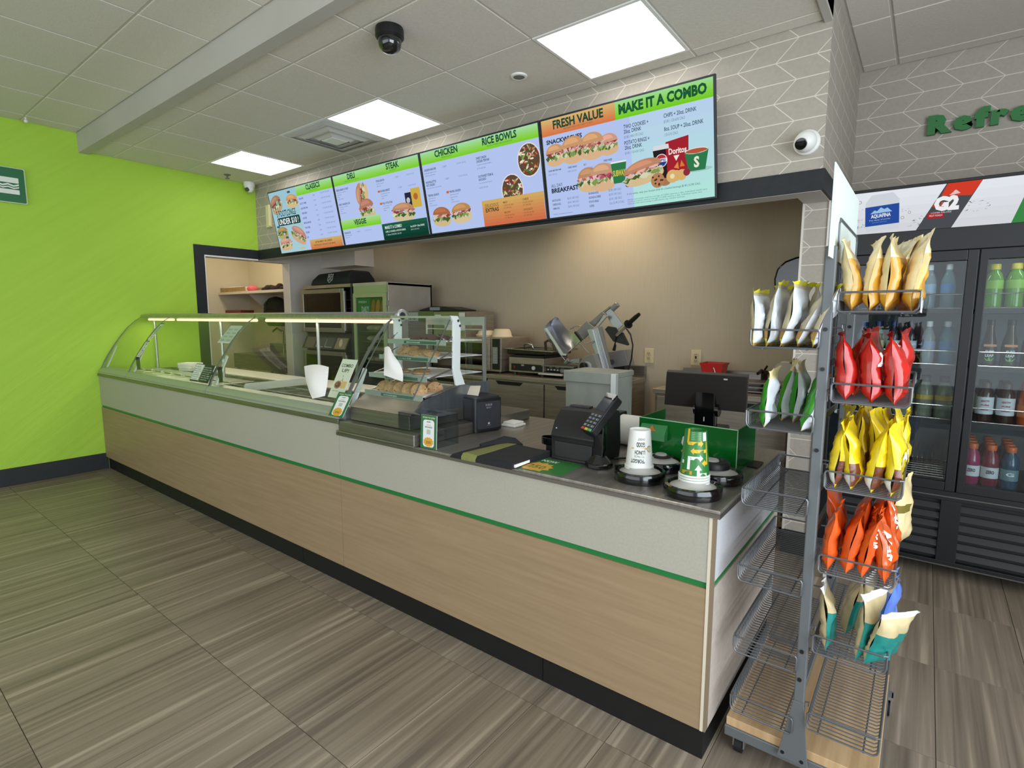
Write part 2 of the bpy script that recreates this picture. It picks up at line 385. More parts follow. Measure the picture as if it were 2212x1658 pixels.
# dark band round the service opening
struct('trim_1', G().box(-L_, -.004, 1.596, 1.608, 2.0956, 2.2003).box(-.0164, -.004, 1.608, 2.80, 2.0956, 2.2003), DKBAND)
struct('trim_2', G().box(-L_, -5.675, .912, 1.012, 0, 2.2).box(-L_, -5.675, 1.012, 1.596, 2.1, 2.2), DKBAND)
struct('trim_3', G().box(-5.84, -5.676, 1.0, 1.022, 0, 2.1).box(-5.84, -5.676, 1.022, 1.6, 2.085, 2.1), mat('white_casing', 'e4e2dc', .5))
struct('trim_4', G().box(-.020, -.010, 1.92, 1.932, .15, 2.0955).box(-.152, -.140, 1.922, 1.932, .15, 2.0955), mat('corner_trim', 'd6d0c6', .4, .2))
struct('trim_5', G().box(-L_-.004, -L_+.006, 1.973, 1.983, 0, 2.08), mat('white_casing', 'e4e2dc', .5))
BASEB = mat('rubber_base', '1c2123', .6)
struct('baseboard_left', G().box(-L_, -5.678, -5.06, .018, 0, .1523), BASEB, bevel=.003)
struct('baseboard_pier', G().box(-.156, -.010, 1.922, 1.93, 0, .15), BASEB)

# ------------------------------------------------------------------ ceilings: hanging grid and tiles
ct = struct('ceiling_service', G().box(-L_, -.0164, .07, 1.608, 2.9215, 3.0), TBAR)
xs = [-.054]+[-.689-.635*k for k in range(8)]+[-5.68]; ys = [.078, .25, .865, 1.50, 1.606]
lights_x = {(-1.324): 0, (-3.229): 0, (-5.134): 0}
LIGHT_C = []
for i in range(len(xs)-1):
    for j in range(4):
        x1, x0, y0, y1 = xs[i], xs[i+1], ys[j], ys[j+1]
        if j == 2 and i in (1, 4, 7): LIGHT_C.append((x0, x1, y0, y1)); continue
        if j == 2 and i == 5: VENT = (x0, x1, y0, y1); continue
        if x1-x0 < .03: continue
        struct_o = obj('ceiling_tile', G().box(x0+.007, x1-.007, y0+.007, y1-.007, 2.9175, 2.9225), CTILE, ct, bevel=.002)
cl = struct('ceiling_left', G().box(-L_, 3.0, -5.06, .0, 3.0745, 3.15), TBAR)
for i in range(11):
    for j in range(3):
        x0, y0 = -6.10+.61*i, -1.604+.61*j
        x0c, x1, y1 = max(x0, -L_), x0+.61, min(y0+.61, -.003)
        obj('ceiling_tile', G().box(x0c+.007, x1-.007, y0+.007, y1-.007, 3.068, 3.0755), CTILE, cl, bevel=.002)
cr = struct('ceiling_right', G().box(-.0164, 3.0, .0, 2.84, 3.0745, 3.15), TBAR)
gx = [.0, .192, .802, 1.412, 2.022]; gy = [2.83, 2.715, 2.105, 1.495, .885, .275]
for i in range(4):
    for j in range(5):
        obj('ceiling_tile', G().box(gx[i]+.008, gx[i+1]-.008, gy[j+1]+.008, gy[j]-.008, 3.068, 3.0755), CTILE, cr, bevel=.002)
struct('ceiling_fascia', G().box(-L_, -.0164, .0, .072, 2.90, 3.12).box(-.05, -.0164, .072, 1.608, 2.905, 3.12), FASCIA)
lpan = emis('light_diffuser', 'fffdf8', PANEL_E)
for k, (x0, x1, y0, y1) in enumerate(LIGHT_C):
    cx, cy = (x0+x1)/2, (y0+y1)/2
    t = thing('ceiling_light', ['square flat ceiling light panel nearest the right, the largest in view',
              'square flat light panel in the ceiling between the air vent and the middle menu screens', 'square flat light panel in the ceiling nearest the green wall'][k],
              'ceiling light', (cx, cy, 2.92), 'flat light panels over the counter')
    g = G()
    for a in ((x0+.004, x1-.004, y0+.004, y0+.022), (x0+.004, x1-.004, y1-.022, y1-.004), (x0+.004, x0+.022, y0+.022, y1-.022), (x1-.022, x1-.004, y0+.022, y1-.022)):
        g.box(*a, 2.914, 2.921)
    obj('frame', g, WHITE, t); obj('diffuser', G().box(x0+.022, x1-.022, y0+.022, y1-.022, 2.9155, 2.9195), lpan, t)
x0, x1, y0, y1 = VENT; cx, cy = (x0+x1)/2, (y0+y1)/2
t = thing('ceiling_vent', 'square white air vent of nested louvres in the ceiling between two light panels', 'vent', (cx, cy, 2.92))
obj('frame', G().box(x0+.005, x1-.005, y0+.005, y1-.005, 2.9165, 2.921), WHITE, t)
for k, (h, z) in enumerate(((.29, 2.906), (.21, 2.897), (.13, 2.889))):
    g = G(); b = h-.055
    g.loft([[Vector((cx-h, cy-h, 2.9165)), Vector((cx+h, cy-h, 2.9165)), Vector((cx+h, cy+h, 2.9165)), Vector((cx-h, cy+h, 2.9165))],
            [Vector((cx-b-.012, cy-b-.012, z)), Vector((cx+b+.012, cy-b-.012, z)), Vector((cx+b+.012, cy+b+.012, z)), Vector((cx-b-.012, cy+b+.012, z))]], 0, True, False)
    g.loft([[Vector((cx-h+.012, cy-h+.012, 2.9164)), Vector((cx+h-.012, cy-h+.012, 2.9164)), Vector((cx+h-.012, cy+h-.012, 2.9164)), Vector((cx-h+.012, cy+h-.012, 2.9164))],
            [Vector((cx-b, cy-b, z)), Vector((cx+b, cy-b, z)), Vector((cx+b, cy+b, z)), Vector((cx-b, cy+b, z))]], 0, True, False)
    obj('louvre', g, mat('vent_white', 'c9c8c4', .5), t)
obj('core', G().box(cx-.075, cx+.075, cy-.075, cy+.075, 2.886, 2.9165), WHITE, t, bevel=.003)

# ------------------------------------------------------------------ small fittings on ceiling and walls
t = thing('dome_camera', 'black dome security camera hanging from the ceiling', 'camera', (-1.845, .34, 2.918))
obj('housing', G().lathe([(.07, 0), (.073, -.012), (.073, -.045), (.064, -.055)], (-1.845, .34, 2.918), 28), BLACK, t, 40)
obj('dome', G().lathe([(.060, -.05), (.060, -.075), (.053, -.098), (.036, -.114), (.015, -.121), (.001, -.122)], (-1.845, .34, 2.918), 28), mat('smoked_dome', '18191c', .07, coat=1), t, 60)
def turret(loc, label, fwd, r=.05):
    t = thing('security_camera', label, 'camera', loc); d = Vector(fwd).normalized(); c = Vector(loc)
    q = Vector((0, 0, 1)).rotation_difference(d).to_matrix().to_4x4()
    return t, c, d, q
t, c, d, q = turret((-.095, 1.608, 2.34), 'white round security camera on the patterned wall right of the menu screens', (0, -1, 0))
Mw = Matrix.Translation(c) @ Matrix.Rotation(PI/2, 4, 'X')
obj('base', G().lathe([(.062, 0), (.062, .018), (.05, .03)], (0, 0, 0), 28, 0, Mw), WHITE, t, 40)
obj('ball', G().sphere((c.x, c.y-.045, c.z-.004), .052, 24, 14), WHITE, t, 60)
Ml = Matrix.Translation((c.x-.012, c.y-.088, c.z-.022)) @ Matrix.Rotation(PI/2+.45, 4, 'X')
obj('lens_window', G().lathe([(.028, -.008), (.028, .010), (.024, .012)], (0, 0, 0), 20, 0, Ml), BLACKG, t, 40)
t, c, d, q = turret((-5.60, 1.50, 2.918), 'small white security camera in the ceiling corner by the green wall', (0, 0, -1))
obj('base', G().lathe([(.055, 0), (.058, -.03), (.052, -.055)], c, 24), WHITE, t, 40)
obj('ball', G().sphere((c.x, c.y, c.z-.062), .047, 20, 12), WHITE, t, 60)
Ml = Matrix.Translation((c.x+.015, c.y-.036, c.z-.082)) @ Matrix.Rotation(PI/2+.6, 4, 'X') @ Matrix.Scale(1.3, 4, (1, 0, 0))
obj('lens_window', G().lathe([(.022, -.01), (.022, .008), (.018, .010)], (0, 0, 0), 18, 0, Ml), mat('lens_grey', '4b4f4d', .15), t, 40)
t = thing('ceiling_sprinkler', 'small round recessed fitting in the ceiling tile left of the largest light panel', 'sprinkler', (-1.642, 1.183, 2.9175))
obj('ring', G().lathe([(.052, 0), (.05, -.008), (.036, -.010), (.034, .0)], (-1.642, 1.183, 2.9175), 28, cap=False), WHITE, t, 40)
obj('core', G().lathe([(.034, -.002), (.03, -.010), (.012, -.013)], (-1.642, 1.183, 2.9175), 20), mat('mid_grey', '6c6b68', .5), t, 40)
t = thing('sprinkler_head', 'tiny grey sprinkler head under the ceiling near the green wall corner', 'sprinkler', (-5.45, 1.195, 2.9175))
obj('escutcheon', G().lathe([(.036, 0), (.03, -.006)], (-5.45, 1.195, 2.9175), 18), mat('mid_grey', '6c6b68', .5), t, 40)
obj('deflector', G().cyl((-5.45, 1.195, 2.912), (-5.45, 1.195, 2.882), .008).cyl((-5.45, 1.195, 2.882), (-5.45, 1.195, 2.878), .022), mat('mid_grey', '6c6b68', .5), t)
t = thing('ceiling_hook', 'tiny white hook on the grid of the higher ceiling at the far left', 'hook', (-5.55, -.37, 3.068))
obj('hook', G().cyl((-5.55, -.37, 3.068), (-5.55, -.37, 3.045), .006).sphere((-5.55, -.37, 3.04), .014), WHITE, t)
def outlet(x, z, label, gfi):
    t = thing('wall_outlet', label, 'outlet', (x, 2.70, z))
    obj('plate', G().box(x-.042, x+.042, 2.692, 2.70, z-.062, z+.062), mat('ivory_plastic', 'd3c39b', .4), t, bevel=.003)
    if gfi:
        obj('receptacle', G().box(x-.019, x+.019, 2.688, 2.693, z-.036, z+.036), mat('ivory_plastic2', 'c6b68e', .4), t, bevel=.002)
        obj('button', G().box(x-.006, x+.008, 2.6865, 2.689, z-.008, z+.012), BLACK, t)
    for s in (-1, 1):
        zz = z+s*(.024 if gfi else .02)
        if not gfi: obj('receptacle', G().lathe([(.0165, 0), (.0165, .004)], (0, 0, 0), 16, 0, Matrix.Translation((x, 2.692, zz)) @ Matrix.Rotation(PI/2, 4, 'X')), mat('ivory_plastic2', 'c6b68e', .4), t)
        obj('slot', G().box(x-.008, x-.005, 2.6868, 2.690, zz-.004, zz+.007).box(x+.005, x+.008, 2.6868, 2.690, zz-.004, zz+.007).box(x-.002, x+.002, 2.6868, 2.690, zz-.012, zz-.008), CHAR, t)
outlet(-1.386, 1.123, 'ivory wall outlet with two round sockets beside the slicer', False)
outlet(-.988, 1.125, 'ivory wall outlet with square socket and centre buttons behind the till screen', True)
t = thing('wall_switch', 'cream switch box on the patterned wall left of the first menu screen', 'switch', (-5.40, 1.608, 2.55))
obj('plate', G().box(-5.45, -5.35, 1.59, 1.608, 2.43, 2.67), mat('cream_plate', 'd8cfa5', .5), t, bevel=.003)
obj('cover', G().box(-5.375, -5.352, 1.575, 1.591, 2.44, 2.665), mat('cream_plate2', 'e6deb4', .5), t, bevel=.002)

# lettering on the wall over the drinks fridge
t = thing('wall_lettering', 'raised dark green letters on the patterned wall above the drinks fridge', 'sign', (.6, 2.84, 2.60))
uu = .375
for ch in 'Refresh':
    vs, fs = letters(ch, .075); k = .118/.72; x0 = min(p[0] for p in vs); wd = max(p[0] for p in vs)-x0
    g = G(); a = [Vector((uu+(p[0]-x0)*k*1.0, 2.812, 2.604+p[1]*k*.85)) for p in vs]; n = len(a)
    edges = {}
    for f in fs:
        for i in range(len(f)): e = (f[i], f[(i+1) % len(f)]); edges[e] = 1
    side = [(e[0], e[1], e[1]+n, e[0]+n) for e in edges if (e[1], e[0]) not in edges]
    g.add(a+[p+Vector((0, .026, 0)) for p in a], list(fs)+side, 0)
    obj('letter', g, mat('letter_green', '2f7a3e', .5), t); uu += wd*k*1.0+.004
# green picture sign on the green wall
t = thing('wall_sign', 'dark green sign with a white sandwich outline on the green wall', 'sign', (-L_, -.85, 2.38))
y0, y1, z0, z1 = -1.35, -.388, 2.382, 2.672
def rrect(u0, v0, u1, v1, r, n=4):
    P = []
    for cx, cy, a in ((u1-r, v0+r, -PI/2), (u1-r, v1-r, 0), (u0+r, v1-r, PI/2), (u0+r, v0+r, PI)):
        P += [(cx+r*math.cos(a+PI/2*i/n), cy+r*math.sin(a+PI/2*i/n)) for i in range(n+1)]
    return P
obj('board', G().prism(rrect(y0, z0, y1, z1, .012), (-5.684, 0, 0), (0, 1, 0), (0, 0, 1), (.026, 0, 0)), mat('pale_edge', 'b9cf9a', .5), t)
A = Art(); A.poly(rrect(y0+.008, z0+.008, y1-.008, z1-.008, .01), '1f6b3f'); A.up()
A.poly(rrect(-.95, 2.545, -.435, 2.588, .004), 'e9efe4').poly(rrect(-.95, 2.455, -.435, 2.492, .004), 'e9efe4')
zz = [(-.95+.0343*i, 2.528+(.012 if i % 2 else 0)) for i in range(16)]
A.poly(zz+[(u, v-.013) for u, v in reversed(zz)], 'e9efe4'); zz = [(-.95+.0343*i, 2.508+(.010 if i % 2 else 0)) for i in range(16)]
A.poly(zz+[(u, v-.010) for u, v in reversed(zz)], 'e9efe4')
A.build('sign_print', t, (-5.658, 0, 0), (0, 1, 0), (0, 0, 1))
# ------------------------------------------------------------------ service counter
WPAN = noisy('white_laminate', 'aca899', 'b3ae9f', (120, 120, 120), .5); LWOOD = noisy('oak_laminate', '977f60', 'a48b6c', (2.2, 40, 55), .5, detail=5, lo=.3, hi=.7)
EPAN = noisy('end_white_laminate', 'c9c9cb', 'd0d0d2', (100, 100, 100), .3); ELOW = noisy('end_pale_laminate', 'b9aca0', 'c2b6aa', (4, 30, 50), .4)
t = thing('service_counter', 'long counter front of white and oak panels split by a green strip', 'counter', (-2.84, .1, 0))
for x0, x1 in ((-5.682, -1.921), (-1.919, -.017)):
    obj('white_panel', G().box(x0, x1, 0, .018, .6184, .905 if x1 < -1.9 else .846), WPAN, t)
    obj('oak_panel', G().box(x0, x1, 0, .018, .1153, .597), LWOOD, t)
obj('green_strip', G().box(-5.682, -.017, .007, .02, .597, .6184), GREENA, t)
for x0, x1 in ((-5.676, -4.06), (-4.057, -2.35), (-2.347, -.645), (-.642, -.012)):
    obj('toe_kick', G().box(x0, x1, .0202, .032, 0, .118), mat('toe_black', '0a0a0a', .6), t)
obj('corner_trim', G().box(-.017, -.008, -.002, .012, .1153, .846), mat('cream_trim', 'd9cdb8', .5), t)
obj('corner_trim', G().box(-.008, .0, .000, .024, .1153, .846), mat('brown_trim', '8d7d66', .45, .2), t)
obj('white_panel', G().box(-.018, 0, .024, .93, .6184, .846), EPAN, t)
obj('oak_panel', G().box(-.018, 0, .024, .93, .1153, .597), ELOW, t, label='pale end panel of the counter')
obj('green_strip', G().box(-.018, -.004, .024, .93, .597, .6184), GREENA, t)
obj('toe_kick', G().box(-.024, -.012, .032, .91, 0, .118), mat('toe_black', '0a0a0a', .6), t)
obj('body', G().box(-5.675, -1.95, .034, .90, .12, .79).box(-1.95, -.03, .034, .90, .12, .845), DKGREY, t)
t2 = thing('worktop', 'dark brushed steel worktop of the till end of the counter', 'worktop', (-.95, .4, .846))
g = G().box(-1.93, .0165, -.010, .935, .848, .86)
obj('slab', g, STEEL_H, t2, bevel=.003)
obj('front_lip', G().box(-1.93, .0165, -.010, -.002, .834, .8485).box(.008, .0165, -.002, .935, .834, .8485), STEEL_D, t2)

# ------------------------------------------------------------------ glazed sandwich unit
PROF = [(.022, .958), (.049, 1.025), (.091, 1.103), (.139, 1.18), (.198, 1.265), (.26, 1.345), (.33, 1.41), (.388, 1.448)]
t = thing('sandwich_unit', 'long steel sandwich counter under curved glass along the counter', 'display case', (-3.8, .1, .9))
obj('ledge', G().box(-5.68, -1.905, -.012, .92, .893, .917), STEEL_D, t, bevel=.003)
for x0, x1 in ((-5.655, -4.975), (-4.968, -3.452), (-3.445, -1.912)):
    g = G(); P = [(-.004, .918), (-.004, .928), (.0, .930), (-.002, .938), (.004, .952), (.03, .972), (.085, .977), (.10, .965), (.10, .918)]
    g.prism(P, (x0, 0, 0), (0, 1, 0), (0, 0, 1), (x1-x0, 0, 0)); obj('front_rail', g, mat('satin_rail', 'b9bcb4', .36, .55), t, 30)
    g = G(); n = 6; rows = [[(x0+.012+(x1-x0-.024)*k/n, y, z) for k in range(n+1)] for y, z in PROF]
    g.sheet(rows, (0, .004, .0035)); obj('glass_pane', g, GLASS, t, 60)
for x in (-5.665, -4.972, -3.449, -1.909):
    g = G(); g.sheet([[(x-.012, y-.003, z-.002), (x+.012, y-.003, z-.002)] for y, z in PROF], (0, .012, .008)); obj('glass_bracket', g, mat('bracket_grey', '7e8582', .35, .6), t, 60)
    g = G().prism([(.05, .972), (.062, .972), (.150, 1.165), (.145, 1.175)], (x+.014, 0, 0), (0, 1, 0), (0, 0, 1), (.03, 0, 0)); obj('stay', g, mat('white_stay', 'd9ded8', .4), t)
for x in (-4.93, -3.41):
    obj('clip', G().box(x-.006, x+.006, .075, .10, .99, 1.10), BLACK, t)
for x0, x1 in ((-5.66, -3.452), (-3.446, -1.905)):
    P = [(.375, 1.437), (.372, 1.452), (.385, 1.466), (.47, 1.475), (.485, 1.46), (.485, 1.44), (.47, 1.43)]
    obj('top_beam', G().prism(P, (x0, 0, 0), (0, 1, 0), (0, 0, 1), (x1-x0, 0, 0)), noisy('beam_steel', 'a9a8a2', 'b9b8b2', (60, 3, 3), .28, .85), t, 30)
for x0, x1 in ((-5.60, -5.02), (-4.93, -3.52), (-3.38, -1.95)):
    obj('light_tube', G().cyl((x0, .425, 1.418), (x1, .425, 1.418), .011, n=10), emis('tube_warm', 'ffdcb4', TUBE_E*1.6), t)
    area('unit_strip_light', ((x0+x1)/2, .425, 1.404), (0, 0, 0), x1-x0, .02, TUBE_E*1.5*(x1-x0), (1, .86, .68))
obj('end_cap', G().lathe([(.036, 0), (.036, .012), (.030, .016)], (0, 0, 0), 24, 0, Matrix.Translation((-1.907, .428, 1.452)) @ Matrix.Rotation(PI/2, 4, 'Y')), mat('satin_rail', 'b9bcb4', .36, .55), t, 40)
obj('end_plug', G().lathe([(.021, .0165), (.020, .019)], (0, 0, 0), 20, 0, Matrix.Translation((-1.907, .424, 1.450)) @ Matrix.Rotation(PI/2, 4, 'Y')), CHAR, t, 40)
for x in (-5.60, -4.20, -2.80, -1.96):
    obj('post', G().cyl((x, .47, .93), (x, .47, 1.44), .011), ALU, t)
g = G()
for y0, y1 in ((.10, .135), (.295, .315), (.475, .495), (.60, .635)): g.box(-5.64, -1.93, y0, y1, .921, .934)
for k in range(18): g.box(-5.64+.2165*k-.008, -5.64+.2165*k+.008, .135, .60, .921, .9335)
obj('well_frame', g, STEEL, t); obj('well_floor', G().box(-5.64, -1.93, .11, .63, .80, .805).box(-5.64, -1.93, .12, .124, .80, .93).box(-5.64, -1.93, .614, .618, .80, .93), DKGREY, t)
for x0, x1 in ((-5.60, -3.70), (-3.69, -1.92)):
    obj('cutting_board', G().box(x0, x1, .64, .90, .918, .94), noisy('cutting_board', 'e2d6c6', 'ebe1d3', (2, 40, 2), .5), t, bevel=.004)
# food pans in the open bay, lids over the rest
FOOD = [('b9894f', 'sliced'), ('5f7a35', 'green'), ('8c2f26', 'red'), ('3f3a33', 'dark'), ('7d8f4a', 'pale green'), ('a33d2c', 'red'), ('6a5040', 'brown')]
pan_me = None
for r, (y0, y1) in enumerate(((.138, .292), (.318, .472), (.498, .598))):
    for k in range(7):
        x0 = -5.64+.2165*(10+k)+.009; x1 = x0+.1985
        p = thing('food_pan', 'small steel food pan, %s from the pastry case in the %s row under the glass' % (ORD[6-k], ['front', 'middle', 'back'][r]), 'food pan', ((x0+x1)/2, (y0+y1)/2, .84), 'steel food pans in the sandwich counter')
        g = G(); d = .012
        T = [Vector((x0, y0, .936)), Vector((x1, y0, .936)), Vector((x1, y1, .936)), Vector((x0, y1, .936))]; I = [Vector((x0+d, y0+d, .935)), Vector((x1-d, y0+d, .935)), Vector((x1-d, y1-d, .935)), Vector((x0+d, y1-d, .935))]
        Bm = [Vector((x0+d+.006, y0+d+.006, .84)), Vector((x1-d-.006, y0+d+.006, .84)), Vector((x1-d-.006, y1-d-.006, .84)), Vector((x0+d+.006, y1-d-.006, .84))]
        g.loft([T, I, Bm], 0, True, False); g.add(Bm, [(0, 1, 2, 3)]); obj('pan', g, STEEL, p)
        g = G(); q = random.Random(r*9+k); nn = 6
        g.sheet([[(x0+d+.008+(x1-x0-2*d-.016)*i/nn, y0+d+.008+(y1-y0-2*d-.016)*j/4, .868+.018*q.random()) for i in range(nn+1)] for j in range(5)], (0, 0, -.012))
        c = FOOD[(k*3+r*2) % 7][0]; obj('filling', g, noisy('food_'+c, c, '%02x%02x%02x' % tuple(min(255, int(int(c[i:i+2], 16)*1.5)) for i in (0, 2, 4)), (90, 90, 90), .5), p)
for k in range(10):
    x0 = -5.64+.2165*k+.010; x1 = x0+.1965
    if k > 8: continue
    o = obj('cover_plate', G().box(x0, x1, .137, .47, .9345, .942).box(x0+.03, x1-.03, .29, .31, .942, .952), noisy('lid_steel', 'b4b5ae', 'c6c6c0', (5, 60, 5), .3, .7), bevel=.003)
    tag(o, 'flat steel cover plate, %s from the green wall in the sandwich counter' % ORD[k], 'cover', 'steel covers in the sandwich counter')
# a long perforated steel divider standing across the open bay
o = obj('pan_divider', G().prism(rrect(.13, .945, .60, .995, .018), (-3.17, 0, 0), (0, 1, 0), (0, 0, 1), (.012, 0, 0)), mat('pale_aluminium', 'd9ddd9', .4, .35)); tag(o, 'upright pale steel divider plate across the open food pans', 'divider')
for k, (x, y, sx, sy, h, rz) in enumerate(((-5.02, .54, .17, .12, .075, .2), (-4.80, .57, .2, .11, .05, -.15))):
    t = thing('paper_stack', ['pile of small white paper boxes behind the glass near the green wall', 'flat pile of white wrapping paper behind the glass sign'][k], 'paper', (x, y, .942))
    for j in range(3):
        obj('sheet_pack', G().box(-sx/2, sx/2, -sy/2, sy/2, h*j/3, h*(j+1)/3-.002, 0, Matrix.Translation((0, 0, 0)) @ Matrix.Rotation(rz+.12*j, 4, 'Z')), PAPER, t, local=True)

def glasspoint(s):
    """point and upward tangent on the curved glass at height z"""
    for (y0, z0), (y1, z1) in zip(PROF, PROF[1:]):
        if z0 <= s <= z1: k = (s-z0)/(z1-z0); return y0+(y1-y0)*k
    return PROF[-1][0]
def on_glass(x0, x1, z0, z1, off, mats, name, parent, n=6):
    g = G(); g.sheet([[(x0, glasspoint(z0+(z1-z0)*i/n)+off, z0+(z1-z0)*i/n), (x1, glasspoint(z0+(z1-z0)*i/n)+off, z0+(z1-z0)*i/n)] for i in range(n+1)], (0, .0012, 0)); return obj(name, g, mats, parent)
def glass_frame(x0, z0, z1):
    y0, y1 = glasspoint(z0), glasspoint(z1); v = Vector((0, y1-y0, z1-z0)).normalized(); return Vector((x0, y0, z0)), Vector((1, 0, 0)), v, math.hypot(y1-y0, z1-z0)
t = thing('notice_card', 'dark card with white lines of print on the curved glass beside the second bracket', 'card', (-3.6, .05, 1.0))
for x0, x1, bg, fg in ((-3.75, -3.615, 'dfe5da', '5f6b60'), (-3.61, -3.455, '26342c', 'c9d4cb')):
    o, ux, uy, H = glass_frame(x0, .985, 1.105); o = o+Vector((0, -.012, 0)); A = Art(); W = x1-x0
    A.rect(0, 0, W, H, '26402f'); A.up(); A.rect(.004, .012 if bg == 'dfe5da' else .004, W-.004, H-.004, bg); A.up()
    for k in range(7): A.text(['ALLERGY NOTICE', 'please ask', 'before you order', 'nuts soy milk', 'wheat eggs', 'fish sesame', 'sulphites'][k] if fg == 'c9d4cb' else ['CARD', 'pay', 'here', 'menu', 'daily', 'fresh', 'bread'][k], .012, .018+(H-.03)*(6-k)/7, .0085, fg, .01, w=W-.03 if k % 3 else W-.05)
    A.build('card', t, o, ux, uy)
t = thing('paper_notice', 'white paper notice taped to the upper glass beside the second bracket', 'notice', (-3.62, .25, 1.3))
o, ux, uy, H = glass_frame(-3.66, 1.262, 1.385); o = o+Vector((0, -.004, -.006)); A = Art(); A.rect(0, 0, .185, H, 'e4e6df'); A.up()
for k in range(2):
    for j in range(4): A.text(['CLEAN', 'HANDS', 'WASH', 'DAILY'][j], .02+.085*k, .02+j*.033, .014, '8d938d', .01, w=.06)
A.build('sheet', t, o, ux, uy)
for k in range(2):
    t = thing('sticker_strip', ['upper', 'lower'][k]+' white strip of small printed stickers beside the leftmost glass bracket', 'sticker', (-4.9, .2, 1.2))
    o, ux, uy, H = glass_frame(-4.955, 1.10+.15*(1-k), 1.235+.15*(1-k)); o = o+Vector((0, -.004, 0)); A = Art(); A.rect(0, 0, .075, H, 'dfe6d4'); A.up(); A.rect(0, H-.008, .078, H, '3b4a2f'); q = random.Random(k)
    for j in range(9): A.rect(.008+.03*q.random(), .012+j*H/10, .045+.025*q.random(), .018+j*H/10, ['8d957f', '55604a'][j % 2])
    A.build('sheet', t, o, ux, uy)
# two sheets of white deli paper hanging over the glass
def napkin(pts, y, label, bow):
    t = thing('deli_paper', label, 'paper', (pts[0][0], y, pts[0][1])); n = 8; rows = []
    (a, b, c, d) = [Vector((p[0], 0, p[1])) for p in pts]
    for i in range(n+1):
        r = []
        for j in range(n+1):
            s, u = i/n, j/n; p = (a*(1-u)+b*u)*(1-s)+(d*(1-u)+c*u)*s
            yb = glasspoint(max(.96, p.z)) - .012 - bow*math.sin(PI*u)*math.sin(PI*s)
            r.append((p.x+.02*math.sin(PI*s)*(u-.5), yb, p.z+.012*math.sin(PI*u)*(1-s)))
        rows.append(r)
    obj('sheet', G().sheet(rows, (0, .0012, .0008)), PAPER, t, 60)
napkin([(-2.40, 1.157), (-2.165, 1.165), (-2.085, 1.02), (-2.19, .995)], .12, 'sheet of white deli paper hanging over the sandwich counter glass', .03)

# ------------------------------------------------------------------ tray, pastry case and what it holds
t = thing('steel_tray', 'low steel riser tray under the pastry case', 'tray', (-1.59, .3, .86))
obj('riser', G().box(-1.872, -1.315, -.03, .86, .8615, .918), STEEL_D, t, bevel=.004)
obj('rolled_edge', G().cyl((-1.872, -.033, .864), (-1.315, -.033, .864), .006, n=8), STEEL, t)
t = thing('pastry_case', 'glass pastry case on the counter with wire shelves of cookies', 'display case', (-1.60, .2, .918))
X0, X1 = -1.846, -1.40
SL = lambda z: .02+(z-1.05)*(.30/.385) if z > 1.05 else .02
obj('base_front', G().box(X0, X1, .022, .60, .9195, .986), STEEL_D, t, bevel=.003)
g = G().prism([(.022, .988), (.028, .985), (.115, 1.037), (.115, 1.044), (.108, 1.044)], (X0, 0, 0), (0, 1, 0), (0, 0, 1), (X1-X0, 0, 0)); obj('base_slope', g, noisy('warm_slope', 'b1a698', 'bfb4a6', (4, 4, 4), .3, .7), t)
for x in (X0, X1-.004):
    obj('side_panel', G().prism([(.03, .986), (.60, .986), (.60, 1.10), (.40, 1.105), (.11, 1.05)], (x, 0, 0), (0, 1, 0), (0, 0, 1), (.004, 0, 0)), noisy('blue_steel', '7d8288', '8b9096', (3, 50, 3), .25, .8), t)
    P = [(.335, 1.10), (.40, 1.10), (.365, 1.18), (.372, 1.41), (.352, 1.448), (.30, 1.45), (.32, 1.42), (.315, 1.18)]
    obj('bracket', G().prism(P, (x-.004, 0, 0), (0, 1, 0), (0, 0, 1), (.013, 0, 0)), mat('bracket_white', 'e6ece9', .4), t, bevel=.002)
    for y, z in ((.352, 1.425), (.365, 1.40)):
        obj('bolt', G().cyl((x-.006, y, z), (x+.011, y, z), .007, n=10), DKGREY, t)
    g = G().add([(x, .045, 1.06), (x, .34, 1.12), (x, .34, 1.435), (x, .305, 1.44)], [(0, 1, 2, 3)]); 
FG = [(.045, 1.06), (.105, 1.15), (.17, 1.245), (.235, 1.335), (.30, 1.43)]
g = G(); g.sheet([[(X0+.006, y, z), (X1-.002, y, z)] for y, z in FG], (0, .004, .001)); obj('front_glass', g, GLASS, t, 60)
obj('glass_edge', G().tube([(X1, y-.002, z) for y, z in FG], .0032), mat('dark_edge', '4d5654', .3), t)
obj('glass_edge', G().tube([(X0+.004, y-.002, z) for y, z in FG], .0032), mat('dark_edge', '4d5654', .3), t)
g = G(); g.sheet([[(X1+.004, .40, 1.11), (X1+.004, .46, 1.11)], [(X1+.004, .40, 1.42), (X1+.004, .45, 1.42)]], (.003, 0, 0)); obj('side_glass', g, GLASS, t)
obj('top_glass', G().box(X0, X1, .30, .52, 1.443, 1.448), GLASS, t); obj('top_edge', G().box(X0, X1, .297, .303, 1.438, 1.449), ALU, t)
obj('back_frame', G().box(X0, X1, .56, .575, 1.40, 1.445).box(X0, X0+.014, .56, .575, 1.10, 1.40).box(X1-.014, X1, .56, .575, 1.10, 1.40).box(X0+.014, X1-.014, .56, .575, 1.375, 1.38), ALU, t)
SHELF = [(.115, 1.066), (.145, 1.155), (.215, 1.245), (.275, 1.325)]
